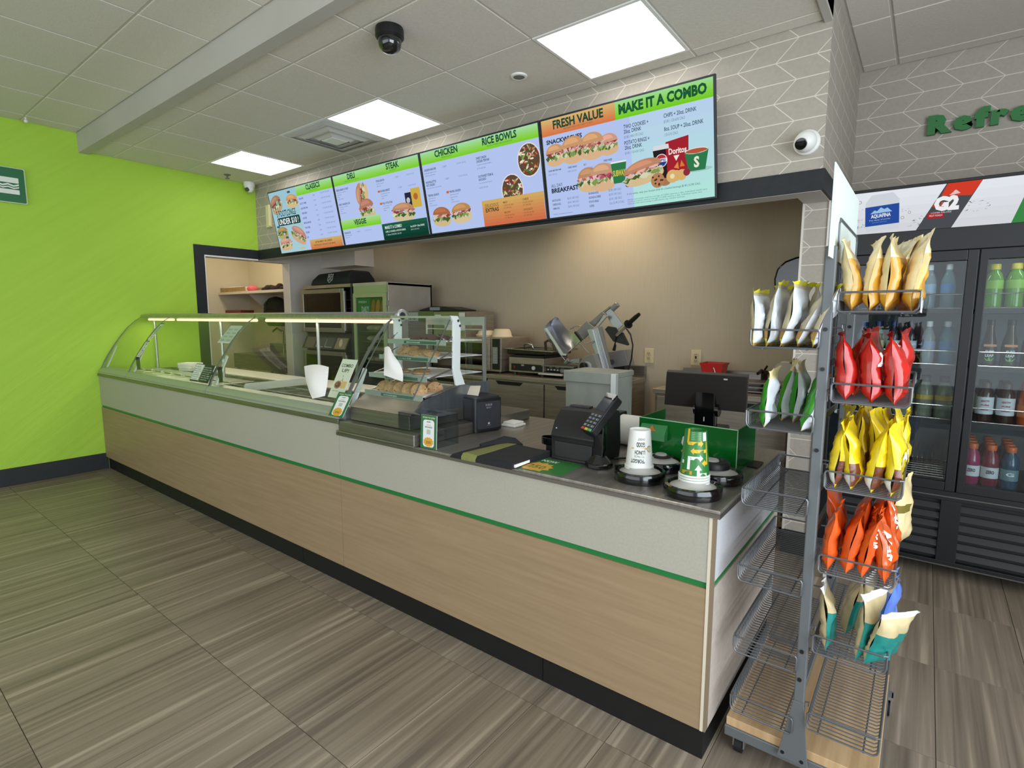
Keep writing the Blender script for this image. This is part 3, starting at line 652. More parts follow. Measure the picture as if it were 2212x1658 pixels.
for k, (y, z) in enumerate(SHELF):
    g = G().box(X0+.008, X1-.008, y, .55, z-.004, z)
    obj('shelf', g, mat('shelf_white', 'dfe2e0', .35), t, bevel=.0015)
    obj('price_rail', G().box(X0+.008, X1-.006, y-.006, y, z-.022, z+.002), mat('rail_clear', 'a9b0ab', .2, .3), t)
    A = Art(); A.rect(.12, .002, .36, .017, '3f6650'); A.up(); A.text(['COOKIES', 'FRESH BAKED', 'DOUBLE CHIP', 'BROWNIE'][k], .14, .006, .007, 'cfe0d2', .01, w=.1)
    A.build('price_strip', t, (X0+.02, y-.0065, z-.021), (1, 0, 0), (0, 0, 1))
    for x in (X0+.006, X1-.006): obj('shelf_arm', G().tube([(x, y+.01, z-.008), (x, .34, z+.035)], .004), STEEL, t)
    obj('paper_liner', G().box(X0+.03, X1-.03, y+.04, .54, z+.0005, z+.0015), PAPER, t)
CK = noisy('cookie_dough', 'b98d5e', 'cda777', (60, 60, 60), .75, bump=.5, bscale=(120, 120, 120)); CKD = noisy('chocolate_dough', '4a2f28', '5d3c32', (60, 60, 60), .7, bump=.5, bscale=(120, 120, 120)); CHIP = mat('chocolate_chip', '33221c', .4)
def cookie(loc, rot, r, dark, label, grp):
    t = thing('cookie', label, 'cookie', loc, grp, rot)
    obj('biscuit', G().lathe([(.001, 0), (r*.8, 0), (r, .004), (r*.96, .009), (r*.6, .0135), (.001, .015)], (0, 0, 0), 18, 0, None, False), CKD if dark else CK, t, 50, local=True)
    g = G(); q = random.Random(int(loc[0]*9999)+int(loc[2]*777))
    for k in range(7):
        a, d = q.random()*6.28, r*.8*math.sqrt(q.random()); g.sphere((d*math.cos(a), d*math.sin(a), .0125-.004*(d/r)), .0045, 6, 4, 0, (1.2, 1, .8))
    obj('chips', g, CHIP, t, local=True)
for k in range(5):   # rows of leaning cookies on the lower shelf
    for r in range(2):
        cookie((X0+.085+.066*k+.01*r, .175+.10*r, 1.078), (.85+.05*k, .1, .35+.1*k), .042, False, 'chocolate chip cookie leaning on the lowest shelf, %s from the left in the %s row' % (ORD[k], ['front', 'back'][r]), 'cookies on the lowest shelf')
for k, (dx, dy) in enumerate(((.15, .06), (.30, .05), (.20, .15))): cookie((X0+dx, .145+dy+.04, 1.157), (.03, .02, k), .046, False, ['large flat cookie on the second shelf behind the paper sheet', 'large flat pale cookie at the right on the second shelf', 'flat cookie at the back of the second shelf'][k], 'cookies on the second shelf')
for k in range(5): cookie((X0+.12+.052*k, .285+.015*(k % 2), 1.256), (.9 if k < 2 else .35, .1, .2*k), .043, False, 'pale round cookie, %s from the left on the third shelf' % ORD[k], 'cookies on the third shelf')
for k in range(4): cookie((X0+.17+.062*k, .34+.02*(k % 2), 1.328+.006*(k % 2)), (.25, .1*k, .4*k), .045, True, 'dark chocolate cookie, %s from the left on the top shelf' % ORD[k], 'dark cookies on the top shelf')
t = thing('deli_paper', 'sheet of white deli paper folded over the front glass of the pastry case', 'paper', (-1.65, .1, 1.1)); rows = []
for i in range(9):
    s = i/8; z = 1.285-.15*s; r = []
    for j in range(7):
        u = j/6; x = -1.765+.085*u+.10*s+.07*s*u+.03*math.sin(PI*s)*u; zz = z+.02*(1-u)*s-.028*u*(1-s)+.02*math.sin(PI*u)*(1-s)
        yy = .045+(zz-1.06)*.69-.014-.03*math.sin(PI*u)*math.sin(PI*min(1, s+.1)); r.append((x, yy, zz))
    rows.append(r)
obj('sheet', G().sheet(rows, (0, .0012, 0)), PAPER, t, 60)
# upright cards in front
def upright(label, o, ux, uy, W, H, paint, name='promo_card', cat='card', th=.003):
    o, ux, uy = Vector(o), Vector(ux).normalized(), Vector(uy).normalized(); n = ux.cross(uy)
    t = thing(name, label, cat, o); g = G().prism([(0, 0), (W, 0), (W, H), (0, H)], o, ux, uy, -n*th); obj('card', g, WHITE, t)
    A = Art(); paint(A, W, H); A.build('card_print', t, o, ux, uy); return t
def paint_combo(A, W, H):
    A.rect(0, 0, W, H, 'cdd6bd'); A.up(); A.text('COMBO', W/2, H*.80, H*.085, '3d4a3e', .02, w=W*.78, center=True); A.text('UP!', W/2, H*.67, H*.09, '3d4a3e', .02, w=W*.46, center=True)
    A.disc(W*.5, H*.57, .003, '3d4a3e'); A.disc(W*.36, H*.34, W*.23, 'a57a55', W*.2); A.up(); A.disc(W*.36, H*.34, W*.17, '6b4630', W*.14); A.disc(W*.30, H*.36, W*.06, 'e8dcc6')
    A.poly([(W*.60, H*.26), (W*.9, H*.26), (W*.92, H*.44), (W*.58, H*.44)], 'cfae6a'); A.poly([(W*.5, H*.44), (W*.6, H*.44), (W*.55, H*.55)], 'b9a061'); A.text('just add', W*.15, H*.17, H*.03, '66705f', 0, w=W*.4)
def paint_rewards(A, W, H):
    A.rect(0, 0, W, H, '2f6b45'); A.up(); A.text('SCAN TO JOIN', W*.12, H*.90, H*.05, 'dfe8b4', .015, w=W*.76)
    A.poly(rrect(W*.15, H*.05, W*.85, H*.86, W*.14), 'e6e8e2'); A.up(); A.rect(W*.38, H*.79, W*.62, H*.81, '333a36'); A.text('EARN', W/2, H*.69, H*.035, 'c97a4a', 0, w=W*.24, center=True); A.text('REWARDS', W/2, H*.62, H*.045, '3a403a', .02, w=W*.46, center=True)
    A.rect(W*.38, H*.43, W*.62, H*.57, 'b9bdb8'); pts = []
    for i in range(24): rr = W*(.33 if i % 2 else .28); pts.append((W/2+rr*math.cos(2*PI*i/24), H*.20+rr*.72*math.sin(2*PI*i/24)))
    A.poly(pts, 'd9a238'); A.up(); A.text('250', W/2, H*.15, H*.08, '7a6a24', .02, w=W*.3, center=True)
o = upright('tall pale promotional card reading COMBO UP leaning on the curved glass', (-2.075, .045, 1.015), (1, .0, 0), (.40, .12, .80), .125, .235, paint_combo)
upright('green rewards card leaning at the front between the curved glass and pastry case', (-1.975, -.022, .934), (1, .02, .0), (.28, .08, .5), .118, .148, paint_rewards)
o = obj('card_holder', G().box(-1.925, -1.865, .0, .04, .919, .955), ACRY); tag(o, 'small clear block holding the green rewards card beside the pastry case', 'holder')
upright('green rewards card standing in front of the clear box on the worktop', (-1.298, -.006, .862), (1, .06, 0), (0, .05, 1), .094, .150, paint_rewards)
t = thing('clear_box', 'clear acrylic box on the worktop beside the pastry case', 'box', (-1.37, .12, .86))
bx0, bx1, by0, by1, bz1 = -1.470, -1.225, .015, .165, 1.0
for a in ((bx0, bx1, by0, by0+.003, .8605, bz1), (bx0, bx1, by1-.003, by1, .8605, bz1), (bx0, bx0+.003, by0+.003, by1-.003, .8605, bz1), (bx1-.003, bx1, by0+.003, by1-.003, .8605, bz1)): obj('side', G().box(*a), ACRY, t)
obj('lid', G().box(bx0, bx1, by0, by0+.04, bz1, bz1+.003).box(bx0, bx1, by1-.04, by1, bz1, bz1+.003).box(bx0, bx0+.06, by0+.04, by1-.04, bz1, bz1+.003).box(bx1-.06, bx1, by0+.04, by1-.04, bz1, bz1+.003), ACRY, t)
# ------------------------------------------------------------------ four menu screens tilted over the counter
XS = [-5.125, -3.989, -2.823, -1.669, -.526]
YB, ZB, YT, ZT = 1.566, 2.112, 1.440, 2.735
UY = Vector((0, YT-YB, ZT-ZB)); SH = UY.length; UY.normalize(); UX = Vector((1, 0, 0)); UN = UX.cross(UY)
INK, GRY, BG, HG0, HG1, OR0, OR1 = '1f4a38', '5f7390', 'b4c6f0', '7ed12a', 'a5dba8', 'd9784a', 'd9b878'
def head(A, u0, u1, t, uc, sub, h=.046, hg=(HG0, HG1), v0=.535):
    A.grad(u0, v0, u1, SH-.012, hg[0], hg[1], 8)
    return lambda A: (A.text(t, uc, v0+.036, h, INK, .035, center=True, sx=.88), A.text(sub, uc, v0+.018, .010, '2f6a3c', .0, center=True, sx=.9))
def rowtxt(A, u, v, t, sub=(), price=None, pu=.3, cu=None, w=None):
    A.text(t, u, v, .0165, '2a4260', .02, sx=.62)
    for i, s in enumerate(sub): A.text(s, u, v-.0185*(i+1), .0085, '44587a', 0, sx=.8)
    if price: A.text(price, pu, v, .013, '5a7090', 0, sx=.7)
    if cu: A.text('12" $13.49 | 760 CALS', cu, v, .012, '6a80a4', 0, sx=.62)
def scr1(A, W):
    A.rect(.012, .012, W-.012, SH-.012, BG); A.up(); A.grad(.012, .012, W*.46, SH-.012, 'a9cdd6', '9cc6d2', 5); A.up()
    h = head(A, W*.46, W-.012, 'CLASSICS', W*.72, 'ALWAYS ON THE MENU'); A.up(); h(A)
    A.bun(.12, .50, .21, .17, .35, 3, 'a57f63', 'b9a27c', ('7b4a48', 'c9a0a0', '8a6a5a')); A.bun(.42, .50, .20, .13, -.05, 4)
    A.text('5 FOOTLONGS', .09, .375, .062, '1d3f3f', .015, w=.36); A.up(); A.poly(rrect(.085, .285, .50, .365, .018), '1d3f3f'); A.up(); A.text('UNDER $10', .10, .297, .056, 'eef4f2', .02, w=.34); A.text('!', .46, .297, .056, 'eef4f2', .01)
    A.bun(.13, .215, .20, .12, .05, 6, 'a08d5c', 'b6a878', ('7a8a4a', 'c8b878', '5a5a38')); A.bun(.15, .10, .22, .13, .06, 7, 'c09a80'); A.bun(.42, .17, .25, .16, -.45, 8, 'bb8a78', 'cfa98c')
    for u, v in ((.40, .505+.075), (.075, .27), (.20, .155)): A.poly(rrect(u-.025, v, u+.03, v+.02, .008), '3f5f66')
    A.text('SUBWAY', .40, .03, .020, 'c8b84a', .02, w=.09); A.text('Prices and participation may vary', .05, .045, .008, '5f858c', 0, w=.2)
    for k, t in enumerate(('ITALIAN B.M.T.', 'COLD CUT COMBO', 'BLACK FOREST HAM', 'TURKEY BREAST', 'ROAST BEEF', 'MEATBALL MARINARA', 'TUNA & CHEESE', 'PIZZA MELT', 'CLUB')):
        v = .495-.046*k; A.text(t, W*.49, v, .0165, '2f4a78', .02, sx=.55); A.text('6" $8.49', W*.70, v+.006, .014, '5a76a8', 0, sx=.62); A.text('12" $12.49 | 760 CALS', W*.81, v+.012, .014, '5a76a8', 0, w=.15)
    A.grad(W*.52, .012, W-.012, .105, 'cf7d4c', 'd0ac68', 6); A.up(); A.text('EXTRA MEAT OR CHEESE', W*.60, .07, .017, '5a4a2c', .02, w=.28); A.text('ADD BACON, AVOCADO AND MORE', W*.57, .042, .014, '5a4a2c', .01, w=.36)
def scr2(A, W):
    A.rect(.012, .012, W-.012, SH-.012, BG); A.up(); h = head(A, .012, W-.012, 'DELI', W*.24, 'THINLY SLICED AND STACKED HIGH'); A.up(); h(A)
    A.text('STEAK', W*.72, .571, .046, INK, .035, center=True); A.text('HOT AND JUICY', W*.72, .553, .010, '2f6a3c', 0, center=True)
    rowtxt(A, .03, .49, 'SMOKED BRISKET & TURKEY', ('shaved brisket, oven roasted turkey', 'smoked cheddar', '6" $8.99', '12" $13.99 | 900 CALS')); rowtxt(A, .03, .365, 'GREAT CANADIAN CLUB', ('turkey, ham, bacon and cheddar', 'lettuce, tomato', '6" $8.99', '12" $13.99 | 840 CALS'))
    A.bun(.385, .42, .19, .17, 1.35, 11, 'b98c6a'); A.bun(.42, .29, .20, .18, .1, 12, 'b07a66', 'cdbb94')
    A.grad(.012, .15, W*.5, .235, HG0, 'a9d99a', 6); A.up(); A.text('VEGGIE', W*.25, .178, .044, INK, .035, center=True); A.text('MAKE IT YOUR WAY', W*.25, .158, .010, '2f6a3c', 0, center=True)
    rowtxt(A, .03, .11, 'VEGGIE DELITE', ('piled high with fresh veggies', 'choose your sauce'), '6" $6.49', .22, .34)
    rowtxt(A, W*.52, .49, 'STEAK & BACON', ('shaved steak, crispy bacon', 'melted cheese'), '6" $9.29', W*.73, W*.85)
    for v, t in ((.405, 'BOURBON BRISKET'), (.305, 'PHILLY STYLE STEAK')):
        A.rect(W*.52, v, W*.545, v+.016, 'c9672e'); rowtxt(A, W*.55, v, t, ('slow cooked, peppers, onions', 'toasted to perfection', '6" $9.49'), '6" $9.49' if v > .35 else None, W*.75, W*.85 if v > .35 else None)
    A.rect(W*.80, .24, W*.865, .36, '262a3c'); A.disc(W*.83, .30, .022, 'd8dce8'); A.rect(W*.865, .235, W*.96, .385, 'cfae48'); A.up(); A.disc(W*.91, .32, .026, 'b06a3a'); A.bun(W*.76, .215, .27, .15, -.03, 14, 'b98a6a', 'd2c09a')
    A.grad(W*.5, .012, W-.012, .145, '0f3b30', '1f5a44', 5); A.up(); A.text('MAKE IT A COMBO', W*.53, .10, .026, 'cfe3da', .025, w=.22); A.text('CHIPS, 2 COOKIES or POTATO RINGS', W*.53, .07, .015, 'dbe9e2', .015, w=.26); A.text('+ 20oz DRINK $4.29', W*.53, .045, .013, 'b9d2c6', 0, w=.2); A.text('8oz SOUP + 20oz DRINK', W*.81, .085, .015, 'dbe9e2', .015, w=.17); A.text('$5.49 | 120 CALS', W*.81, .062, .011, 'b9d2c6', 0, w=.1)
def scr3(A, W):
    A.rect(.012, .012, W-.012, SH-.012, BG); A.up(); h = head(A, .012, W-.012, 'CHICKEN', W*.25, 'TENDER AND JUICY'); A.up(); h(A)
    A.text('RICE BOWLS', W*.70, .571, .046, INK, .035, center=True); A.text('PROTEIN-POWERED AND FLAVOUR-FILLED', W*.70, .553, .010, '2f6a3c', 0, center=True)
    rowtxt(A, .03, .485, 'CHICKEN RANCHER', ('grilled chicken, peppercorn ranch', 'cheddar, lettuce and tomatoes'), '6" $8.99', .23, .38)
    rowtxt(A, .03, .395, 'NASHVILLE-STYLE', (), '6" $8.99', .24, .38); A.text('HOT CHICKEN', .03, .372, .0165, '2a4260', .02, sx=.62); A.text('crispy chicken strips, hot sauce and pickles', .03, .354, .0085, '44587a', 0, sx=.8)
    rowtxt(A, .03, .295, 'TERIYAKI CRUNCH', ('chicken strips, sweet', 'onion teriyaki sauce', '6" $8.49', '12" $12.99 | 780 CALS')); A.rect(.235, .295, .262, .312, 'c9672e'); rowtxt(A, .27, .295, 'PIRI-PIRI CHICKEN', ('grilled chicken, piri-piri', 'peppers and onions', '6" $8.49', '12" $12.99 | 700 CALS'))
    rowtxt(A, W*.50, .485, 'SWEET ONION', (), None); A.text('CHICKEN TERIYAKI', W*.50, .463, .0165, '2a4260', .02, sx=.62); A.text('rice, greens, red onions and peppers', W*.50, .444, .0085, '44587a', 0, sx=.8); A.text('$11.99 | 650 CALS', W*.50, .418, .011, '5a7090', 0, sx=.7)
    rowtxt(A, W*.50, .36, 'SOUTHWEST STEAK &', (), None); A.text('AVOCADO', W*.50, .338, .0165, '2a4260', .02, sx=.62); A.text('rice, corn, black beans, chipotle', W*.50, .318, .0085, '44587a', 0, sx=.8); A.text('$12.99 | 740 CALS', W*.50, .285, .011, '5a7090', 0, sx=.7)
    A.bowl(W*.905, .41, .098, 21); A.bowl(W*.76, .235, .098, 22); A.bun(.15, .13, .19, .15, -.06, 15, 'a86a48', 'd2b98c'); A.bun(.365, .135, .2, .15, .05, 16, 'b98a5a', 'd6c39a')
    A.grad(W*.505, .012, W-.012, .195, 'd0704a', 'd2aa62', 8); A.up(); A.text('DELICIOUS', W*.53, .145, .024, '5c4a22', .0, w=.125); A.text('EXTRAS', W*.53, .112, .027, '4a3a1c', .03, w=.125)
    for k, (a, b) in enumerate((('MEAT', '$2.49'), ('CHEESE', '$1.00'), ('BACON', '$1.49'), ('AVOCADO', '$1.79'))):
        u, v = W*(.68+.15*(k % 2)), .155-.07*(k//2); A.text(a, u, v, .014, '5c4a22', .01, sx=.8); A.text('6" '+b+' | 90 CALS', u, v-.02, .011, '6a5226', 0, sx=.75); A.text('12" | 180 CALS', u, v-.037, .011, '6a5226', 0, sx=.75)
def scr4(A, W):
    A.rect(.012, .012, W*.56, SH-.012, BG); A.grad(W*.56, .012, W-.012, .535, 'b2e6dc', 'b9d3ee', 6); A.up()
    h = head(A, .012, W*.48, 'FRESH VALUE', W*.25, 'PREPARED FRESH ON CIABATTA BUN', .05, ('d9784a', 'd8b574'), .525); h2 = head(A, W*.48, W-.012, '', W*.7, '', hg=('77cf22', '9fdc90'), v0=.525); A.up(); h(A)
    A.text('MAKE IT A COMBO', W*.50, .553, .052, '1f5a38', .05, w=W*.46); A.text('SNACKWICHES', .04, .475, .026, '222a3a', .035, w=.27)
    for u, s, z in ((.10, 31, .14), (.49, 34, .13), (.24, 32, .17), (.38, 33, .165)): A.bun(u, .405+(z-.15)*.3, z, z*.98, .05, s, 'c9986e' if s != 34 else 'cf9c86', 'd9b48c')
    for u, t in ((.04, 'HONEY MUSTARD HAM'), (.19, 'TURKEY RANCH'), (.31, 'B.L.T.'), (.45, 'THREE CHEESE')): A.text(t, u, .305, .011, '2a3a58', .02, sx=.6); A.text('$4.00 | 350 CALS', u, .282, .011, '6a80a4', 0, sx=.6)
    A.text('ALL DAY', .05, .205, .022, '33405a', 0, w=.09); A.text('BREAKFAST', .05, .170, .028, '222a3a', .035, w=.21); A.bun(.335, .215, .15, .15, .0, 35, 'b98a66'); A.bun(.44, .215, .17, .17, .0, 36, 'c59a78', 'd9b48c', ('b9566a', 'e6b9c0', '8f3a48'))
    A.poly([(.515, .165), (.590, .165), (.605, .29), (.50, .29)], '2f7a4c'); A.up(); A.rect(.50, .283, .605, .292, 'e9efe8'); A.text('SUBWAY', .512, .208, .034, 'd8c64a', .03, w=.085); A.disc(.62, .15, .03, '3a2c28', .015, 9, .3)
    for k, (t, p) in enumerate((('BACON & EGG', '$5.00 | 450 CALS'), ('CHEESE & EGG', '$4.00 | 400 CALS'), ('HAM & EGG', '$5.00 | 420 CALS'))): A.text(t, .05, .115-.026*k, .013, '2a3a58', .015, sx=.55); A.text(p, .17, .115-.026*k, .014, '5a7298', 0, sx=.62)
    for k, (t, p) in enumerate((('SAUSAGE & EGG', '$5.00 | 500 CALS'), ('SAUSAGE & CHEESE', '$5.00 | 470 CALS'), ('POTATO RINGS', '$2.00 | 180 CALS'), ('COFFEE', '12oz. $1.99 | 0 CALS'))): A.text(t, .33, .125-.026*k, .013, '2a3a58', .015, sx=.55); A.text(p, .475, .125-.026*k, .014, '5a7298', 0, sx=.62)
    A.text('Breakfast served all day at most locations', .05, .028, .008, '5a6a8a', 0, w=.15)
    for u, v, a, b, p in ((.60, .465, 'TWO COOKIES +', '20oz. DRINK', '$3.80 | 400-770 CALS'), (.60, .375, 'POTATO RINGS +', '20oz. DRINK', '$3.80 | 150-430 CALS'), (.85, .475, 'CHIPS + 20oz. DRINK', None, '$3.80 | 120-630 CALS'), (.85, .405, '8oz. SOUP + 20oz. DRINK', None, '| 50-510 CALS')):
        A.text(a, u, v, .022, '22405a', .012, sx=.66)
        if b: A.text(b, u, v-.027, .022, '22405a', .012, sx=.66)
        A.text(p, u, v-(.054 if b else .028), .015, '6a8498', 0, sx=.66)
    A.disc(1.045, .17, .075, '9fc8c4', .012); A.poly([(.795, .155), (.86, .15), (.875, .315), (.775, .32)], '2c2024'); A.up(); A.poly([(.86, .17), (.985, .185), (.99, .36), (.855, .345)], 'a32430'); A.up()
    A.poly([(.775, .31), (.875, .31), (.872, .335), (.78, .335)], 'd8dce2'); A.disc(.826, .25, .037, 'e9edf2'); A.up(); A.poly([(.826+.033*math.cos(a), .25+.033*math.sin(a)) for a in [PI*i/10 for i in range(11)]], 'b8343c'); A.poly([(.826+.033*math.cos(a), .25+.033*math.sin(a)) for a in [PI+PI*i/10 for i in range(11)]], '27408c'); A.up(); A.rect(.793, .242, .859, .262, 'e9edf2'); A.up(); A.text('PEPSI', .826, .245, .014, '27408c', .03, center=True, w=.05)
    A.text('Doritos', .872, .275, .032, 'f0e6dc', .03, w=.105); A.poly([(.90, .265), (.935, .265), (.915, .235)], 'f0e6dc'); A.poly([(.90, .20), (.93, .19), (.925, .23)], 'e08a4a'); A.poly([(.935, .20), (.965, .20), (.945, .235)], 'd9783a'); A.up()
    A.poly([(.985, .165), (1.08, .165), (1.10, .27), (.965, .27)], '2f7a4c'); A.disc(1.032, .27, .067, 'e4e2dc', .016); A.up(); A.disc(1.032, .27, .06, 'b8573f', .012); A.text('S', 1.032, .185, .055, 'e8ead8', .04, center=True); A.bun(.71, .205, .25, .14, .18, 37, 'c0876a', 'd6bd92')
    A.disc(.80, .145, .042, 'b5845e'); A.disc(.845, .13, .035, 'a97854', .022); A.up(); q = random.Random(3)
    for k in range(9): A.disc(.80+.03*(q.random()*2-1), .145+.03*(q.random()*2-1), .006, '4a2a22', n=7)
    for k, u in enumerate((.945, .915, .89)): A.disc(u, .155, .036 if k == 2 else .03, 'd9b070'); A.up()
    A.disc(.89, .155, .014, 'f0dcae'); A.disc(.975, .165, .02, '8f2f3c'); A.up()
    A.text('In any combo, swap your fountain drink for a bottled beverage $0.40 | 0-290 CALS', .60, .088, .012, '2f5a5f', .0, w=.45)
    for k in range(3): A.text('Adults and youth need an average of 2,000 calories a day, individual needs vary', .60, .055-.012*k, .008, '4a7a78', 0, w=(.49, .46, .36)[k])
for k, paint in enumerate((scr1, scr2, scr3, scr4)):
    x0, x1 = XS[k]+.002, XS[k+1]-.002; W = x1-x0; o = Vector((x0, YB, ZB))
    t = thing('menu_screen', ['lit menu screen with the heading CLASSICS, leftmost of four', 'lit menu screen with the headings DELI, STEAK and VEGGIE', 'lit menu screen with the headings CHICKEN and RICE BOWLS', 'lit menu screen with the headings FRESH VALUE and MAKE IT A COMBO'][k], 'screen', o)
    obj('bezel', G().prism([(0, 0), (W, 0), (W, SH), (0, SH)], o, UX, UY, -UN*.02), mat('bezel', '1b1f26', .4), t, bevel=.003)
    obj('bracket', G().prism([(.3, .1), (W-.3, .1), (W-.3, .16), (.3, .16)], o-UN*.02, UX, UY, Vector((0, 1.606-YB-.03, 0))), BLACK, t)
    A = Art(); paint(A, W); A.build('menu_display', t, o, UX, UY, 1.15, .00015)
# ------------------------------------------------------------------ things on the till end of the worktop
Z = .8605
def rbox(x0, x1, y0, y1, r, n=4): return rrect(x0, y0, x1, y1, r, n)
# napkin dispenser (turned a little to the right)
t = thing('napkin_dispenser', 'black napkin dispenser with one napkin sticking out of the top', 'dispenser', (-1.385, .475, Z), None, (0, 0, -.27))
obj('body', G().prism(rbox(-.112, .112, -.088, .088, .018), (0, 0, .006), (1, 0, 0), (0, 1, 0), (0, 0, .165)), mat('dispenser_black', '1c1d20', .38), t, 30, local=True)
obj('base', G().prism(rbox(-.104, .104, -.08, .08, .016), (0, 0, 0), (1, 0, 0), (0, 1, 0), (0, 0, .007)), BLACK, t, 30, local=True)
obj('lid', G().prism(rbox(-.104, .104, -.08, .08, .016), (0, 0, .171), (1, 0, 0), (0, 1, 0), (0, 0, .010)), CHAR, t, 30, local=True)
obj('side_window', G().prism(rrect(-.072, .018, .072, .158, .012), (.1125, 0, 0), (0, 1, 0), (0, 0, 1), (.003, 0, 0)), mat('smoke_plate', '3a3c41', .22), t, local=True)
obj('side_window', G().prism(rrect(-.045, .03, .012, .145, .01), (0, -.0885, 0), (1, 0, 0), (0, 0, 1), (0, -.003, 0)), mat('smoke_plate', '3a3c41', .22), t, local=True)
A = Art(); A.text('SCRUB', .0, .135, .011, '9a9ca0', .01, center=True, w=.04).text('READY', .0, .122, .008, '9a9ca0', 0, center=True, w=.03).disc(0, .045, .006, 'b9babd').rect(-.012, .034, .012, .036, '808286'); A.build('print', t, (.1158, 0, 0), (0, 1, 0), (0, 0, 1), local=True)
A = Art(); A.disc(-.017, .045, .006, 'b9babd').rect(-.029, .034, -.005, .036, '808286'); A.build('print', t, (0, -.0918, 0), (1, 0, 0), (0, 0, 1), local=True)
g = G(); g.sheet([[(-.03+.075*u+.03*s, -.03+.02*u-.055*s+.03*math.sin(2*s), .176+.05*math.sin(PI*min(1, s*.9+.05))+.012*u*(1-s)) for u in (0, .5, 1)] for s in [i/8 for i in range(9)]], (0, 0, .0012)); obj('napkin', g, mat('kraft_napkin', 'dccfba', .8), t, 60, local=True)
# leather card folder
t = thing('folder', 'black fabric folder with an olive band lying at the counter edge', 'folder', (-.92, .09, Z), None, (0, 0, .03))
def fold(u, v, k=0): # u across 0..1 left to right, v depth 0..1
    x = -.155+.315*u+.055*v*(1-u)*0+.02*v; y = -.135+.285*v; return x, y
def slab(u0, u1, name, M, z=.022):
    g = G(); rows = []
    for i in range(7):
        u = u0+(u1-u0)*i/6; rows.append([(fold(u, v)[0], fold(u, v)[1], .002+z*(1-.55*max(0, (.25-u)/.25))*(.45 if v in (0, 1) else 1)+.002*math.sin(9*u+4*v)) for v in (0, .04, .3, .6, .9, 1)])
    lo = [[(p[0], p[1], .0008) for p in r] for r in rows]; vs = [p for r in rows for p in r]+[p for r in lo for p in r]; n, K = 6, 7; q = n*K; fs = []
    for i in range(K-1):
        for j in range(n-1):
            a = (i*n+j, i*n+j+1, (i+1)*n+j+1, (i+1)*n+j); fs += [a, tuple(x+q for x in reversed(a))]
    for i in range(K-1):
        for j in (0, n-1): fs.append((i*n+j, (i+1)*n+j, (i+1)*n+j+q, i*n+j+q))
    for j in range(n-1):
        for i in (0, K-1): fs.append((i*n+j, i*n+j+1, i*n+j+1+q, i*n+j+q))
    g.add(vs, fs); obj(name, g, M, t, 50, local=True)
FAB = noisy('folder_fabric', '151518', '1c1c20', (200, 200, 200), .8); slab(0, .19, 'cover', FAB, .024); slab(.19, .43, 'band', noisy('olive_band', '77783f', '82834a', (200, 200, 200), .7), .027); slab(.43, 1, 'cover', FAB, .025)
obj('flap', G().tube([(-.135, .04, .016), (-.10, .09, .024), (-.07, .13, .030), (-.035, .155, .026), (.01, .15, .020)], [.012, .016, .026, .022, .008], 10), FAB, t, 60, local=True)
obj('pages', G().box(.155, .168, -.12, .13, .006, .017), PAPER, t, local=True)
obj('zip_tag', G().box(-.16, -.145, .0, .03, .006, .008), mat('tag_white', 'd9d9d6', .4), t, local=True)
# counter mat with yellow burst
t = thing('counter_mat', 'green printed mat with a yellow burst lying beside the folder', 'mat', (-.67, .08, Z))
q = [(-.775, -.005), (-.562, .008), (-.573, .185), (-.77, .185)]
obj('sheet', G().add([(x, y, .8606) for x, y in q]+[(x, y, .8618) for x, y in q], [(0, 1, 2, 3), (4, 5, 6, 7), (0, 1, 5, 4), (1, 2, 6, 5), (2, 3, 7, 6), (3, 0, 4, 7)]), mat('mat_green', '2f7a35', .35), t)
A = Art(); P = []
for i in range(22): rr = .072 if i % 2 else .056; P.append((-.705+rr*math.cos(2*PI*i/22), .055+rr*.95*math.sin(2*PI*i/22)))
P = [(max(-.768, a), max(.0, b)) for a, b in P]; A.poly(P, 'd9a63c'); A.up(); A.text('250', -.705, .035, .042, '6a7a2c', .02, rot=.0, w=.08, center=True); A.text('NOW', -.70, .135, .026, 'e6efe2', .03, w=.075, center=True); A.build('print', t, (0, 0, .8619), (1, 0, 0), (0, 1, 0))
# receipt printer
t = thing('receipt_printer', 'black receipt printer behind the card reader on the worktop', 'printer', (-.64, .32, Z))
P = [(.20, 0), (.40, 0), (.41, .05), (.40, .185), (.385, .20), (.30, .205), (.275, .20), (.225, .155), (.198, .10), (.203, .085), (.205, .02)]
obj('body', G().prism(P, (-.735, 0, Z), (0, 1, 0), (0, 0, 1), (.215, 0, 0)), mat('printer_black', '1a1a1b', .5), t, 30, bevel=.004)
obj('front_panel', G().box(-.715, -.54, .196, .206, Z+.012, Z+.078), mat('printer_face', '232324', .55), t, bevel=.004)
obj('button', G().cyl((-.712, .2105, .990), (-.712, .206, .9905), .003, n=8), ALU, t)
obj('top_slot', G().box(-.715, -.62, .315, .345, Z+.205, Z+.212), CHAR, t)
t = thing('tape_loop', 'short black strap loop on the worktop at the left of the receipt printer', 'strap', (-.80, .32, Z))
obj('loop', G().prism([(math.cos(a)*.055, math.sin(a)*.036) for a in [2*PI*i/20 for i in range(20)]]+[(math.cos(a)*.052, math.sin(a)*.033) for a in [2*PI*i/20 for i in range(20, -1, -1)]], (-.80, .315, Z+.03), (1, 0, 0), (0, 1, 0), (0, 0, .03)), BLACKG, t, 40)
obj('foot', G().box(-.82, -.76, .29, .345, Z, Z+.032), BLACK, t, bevel=.004)
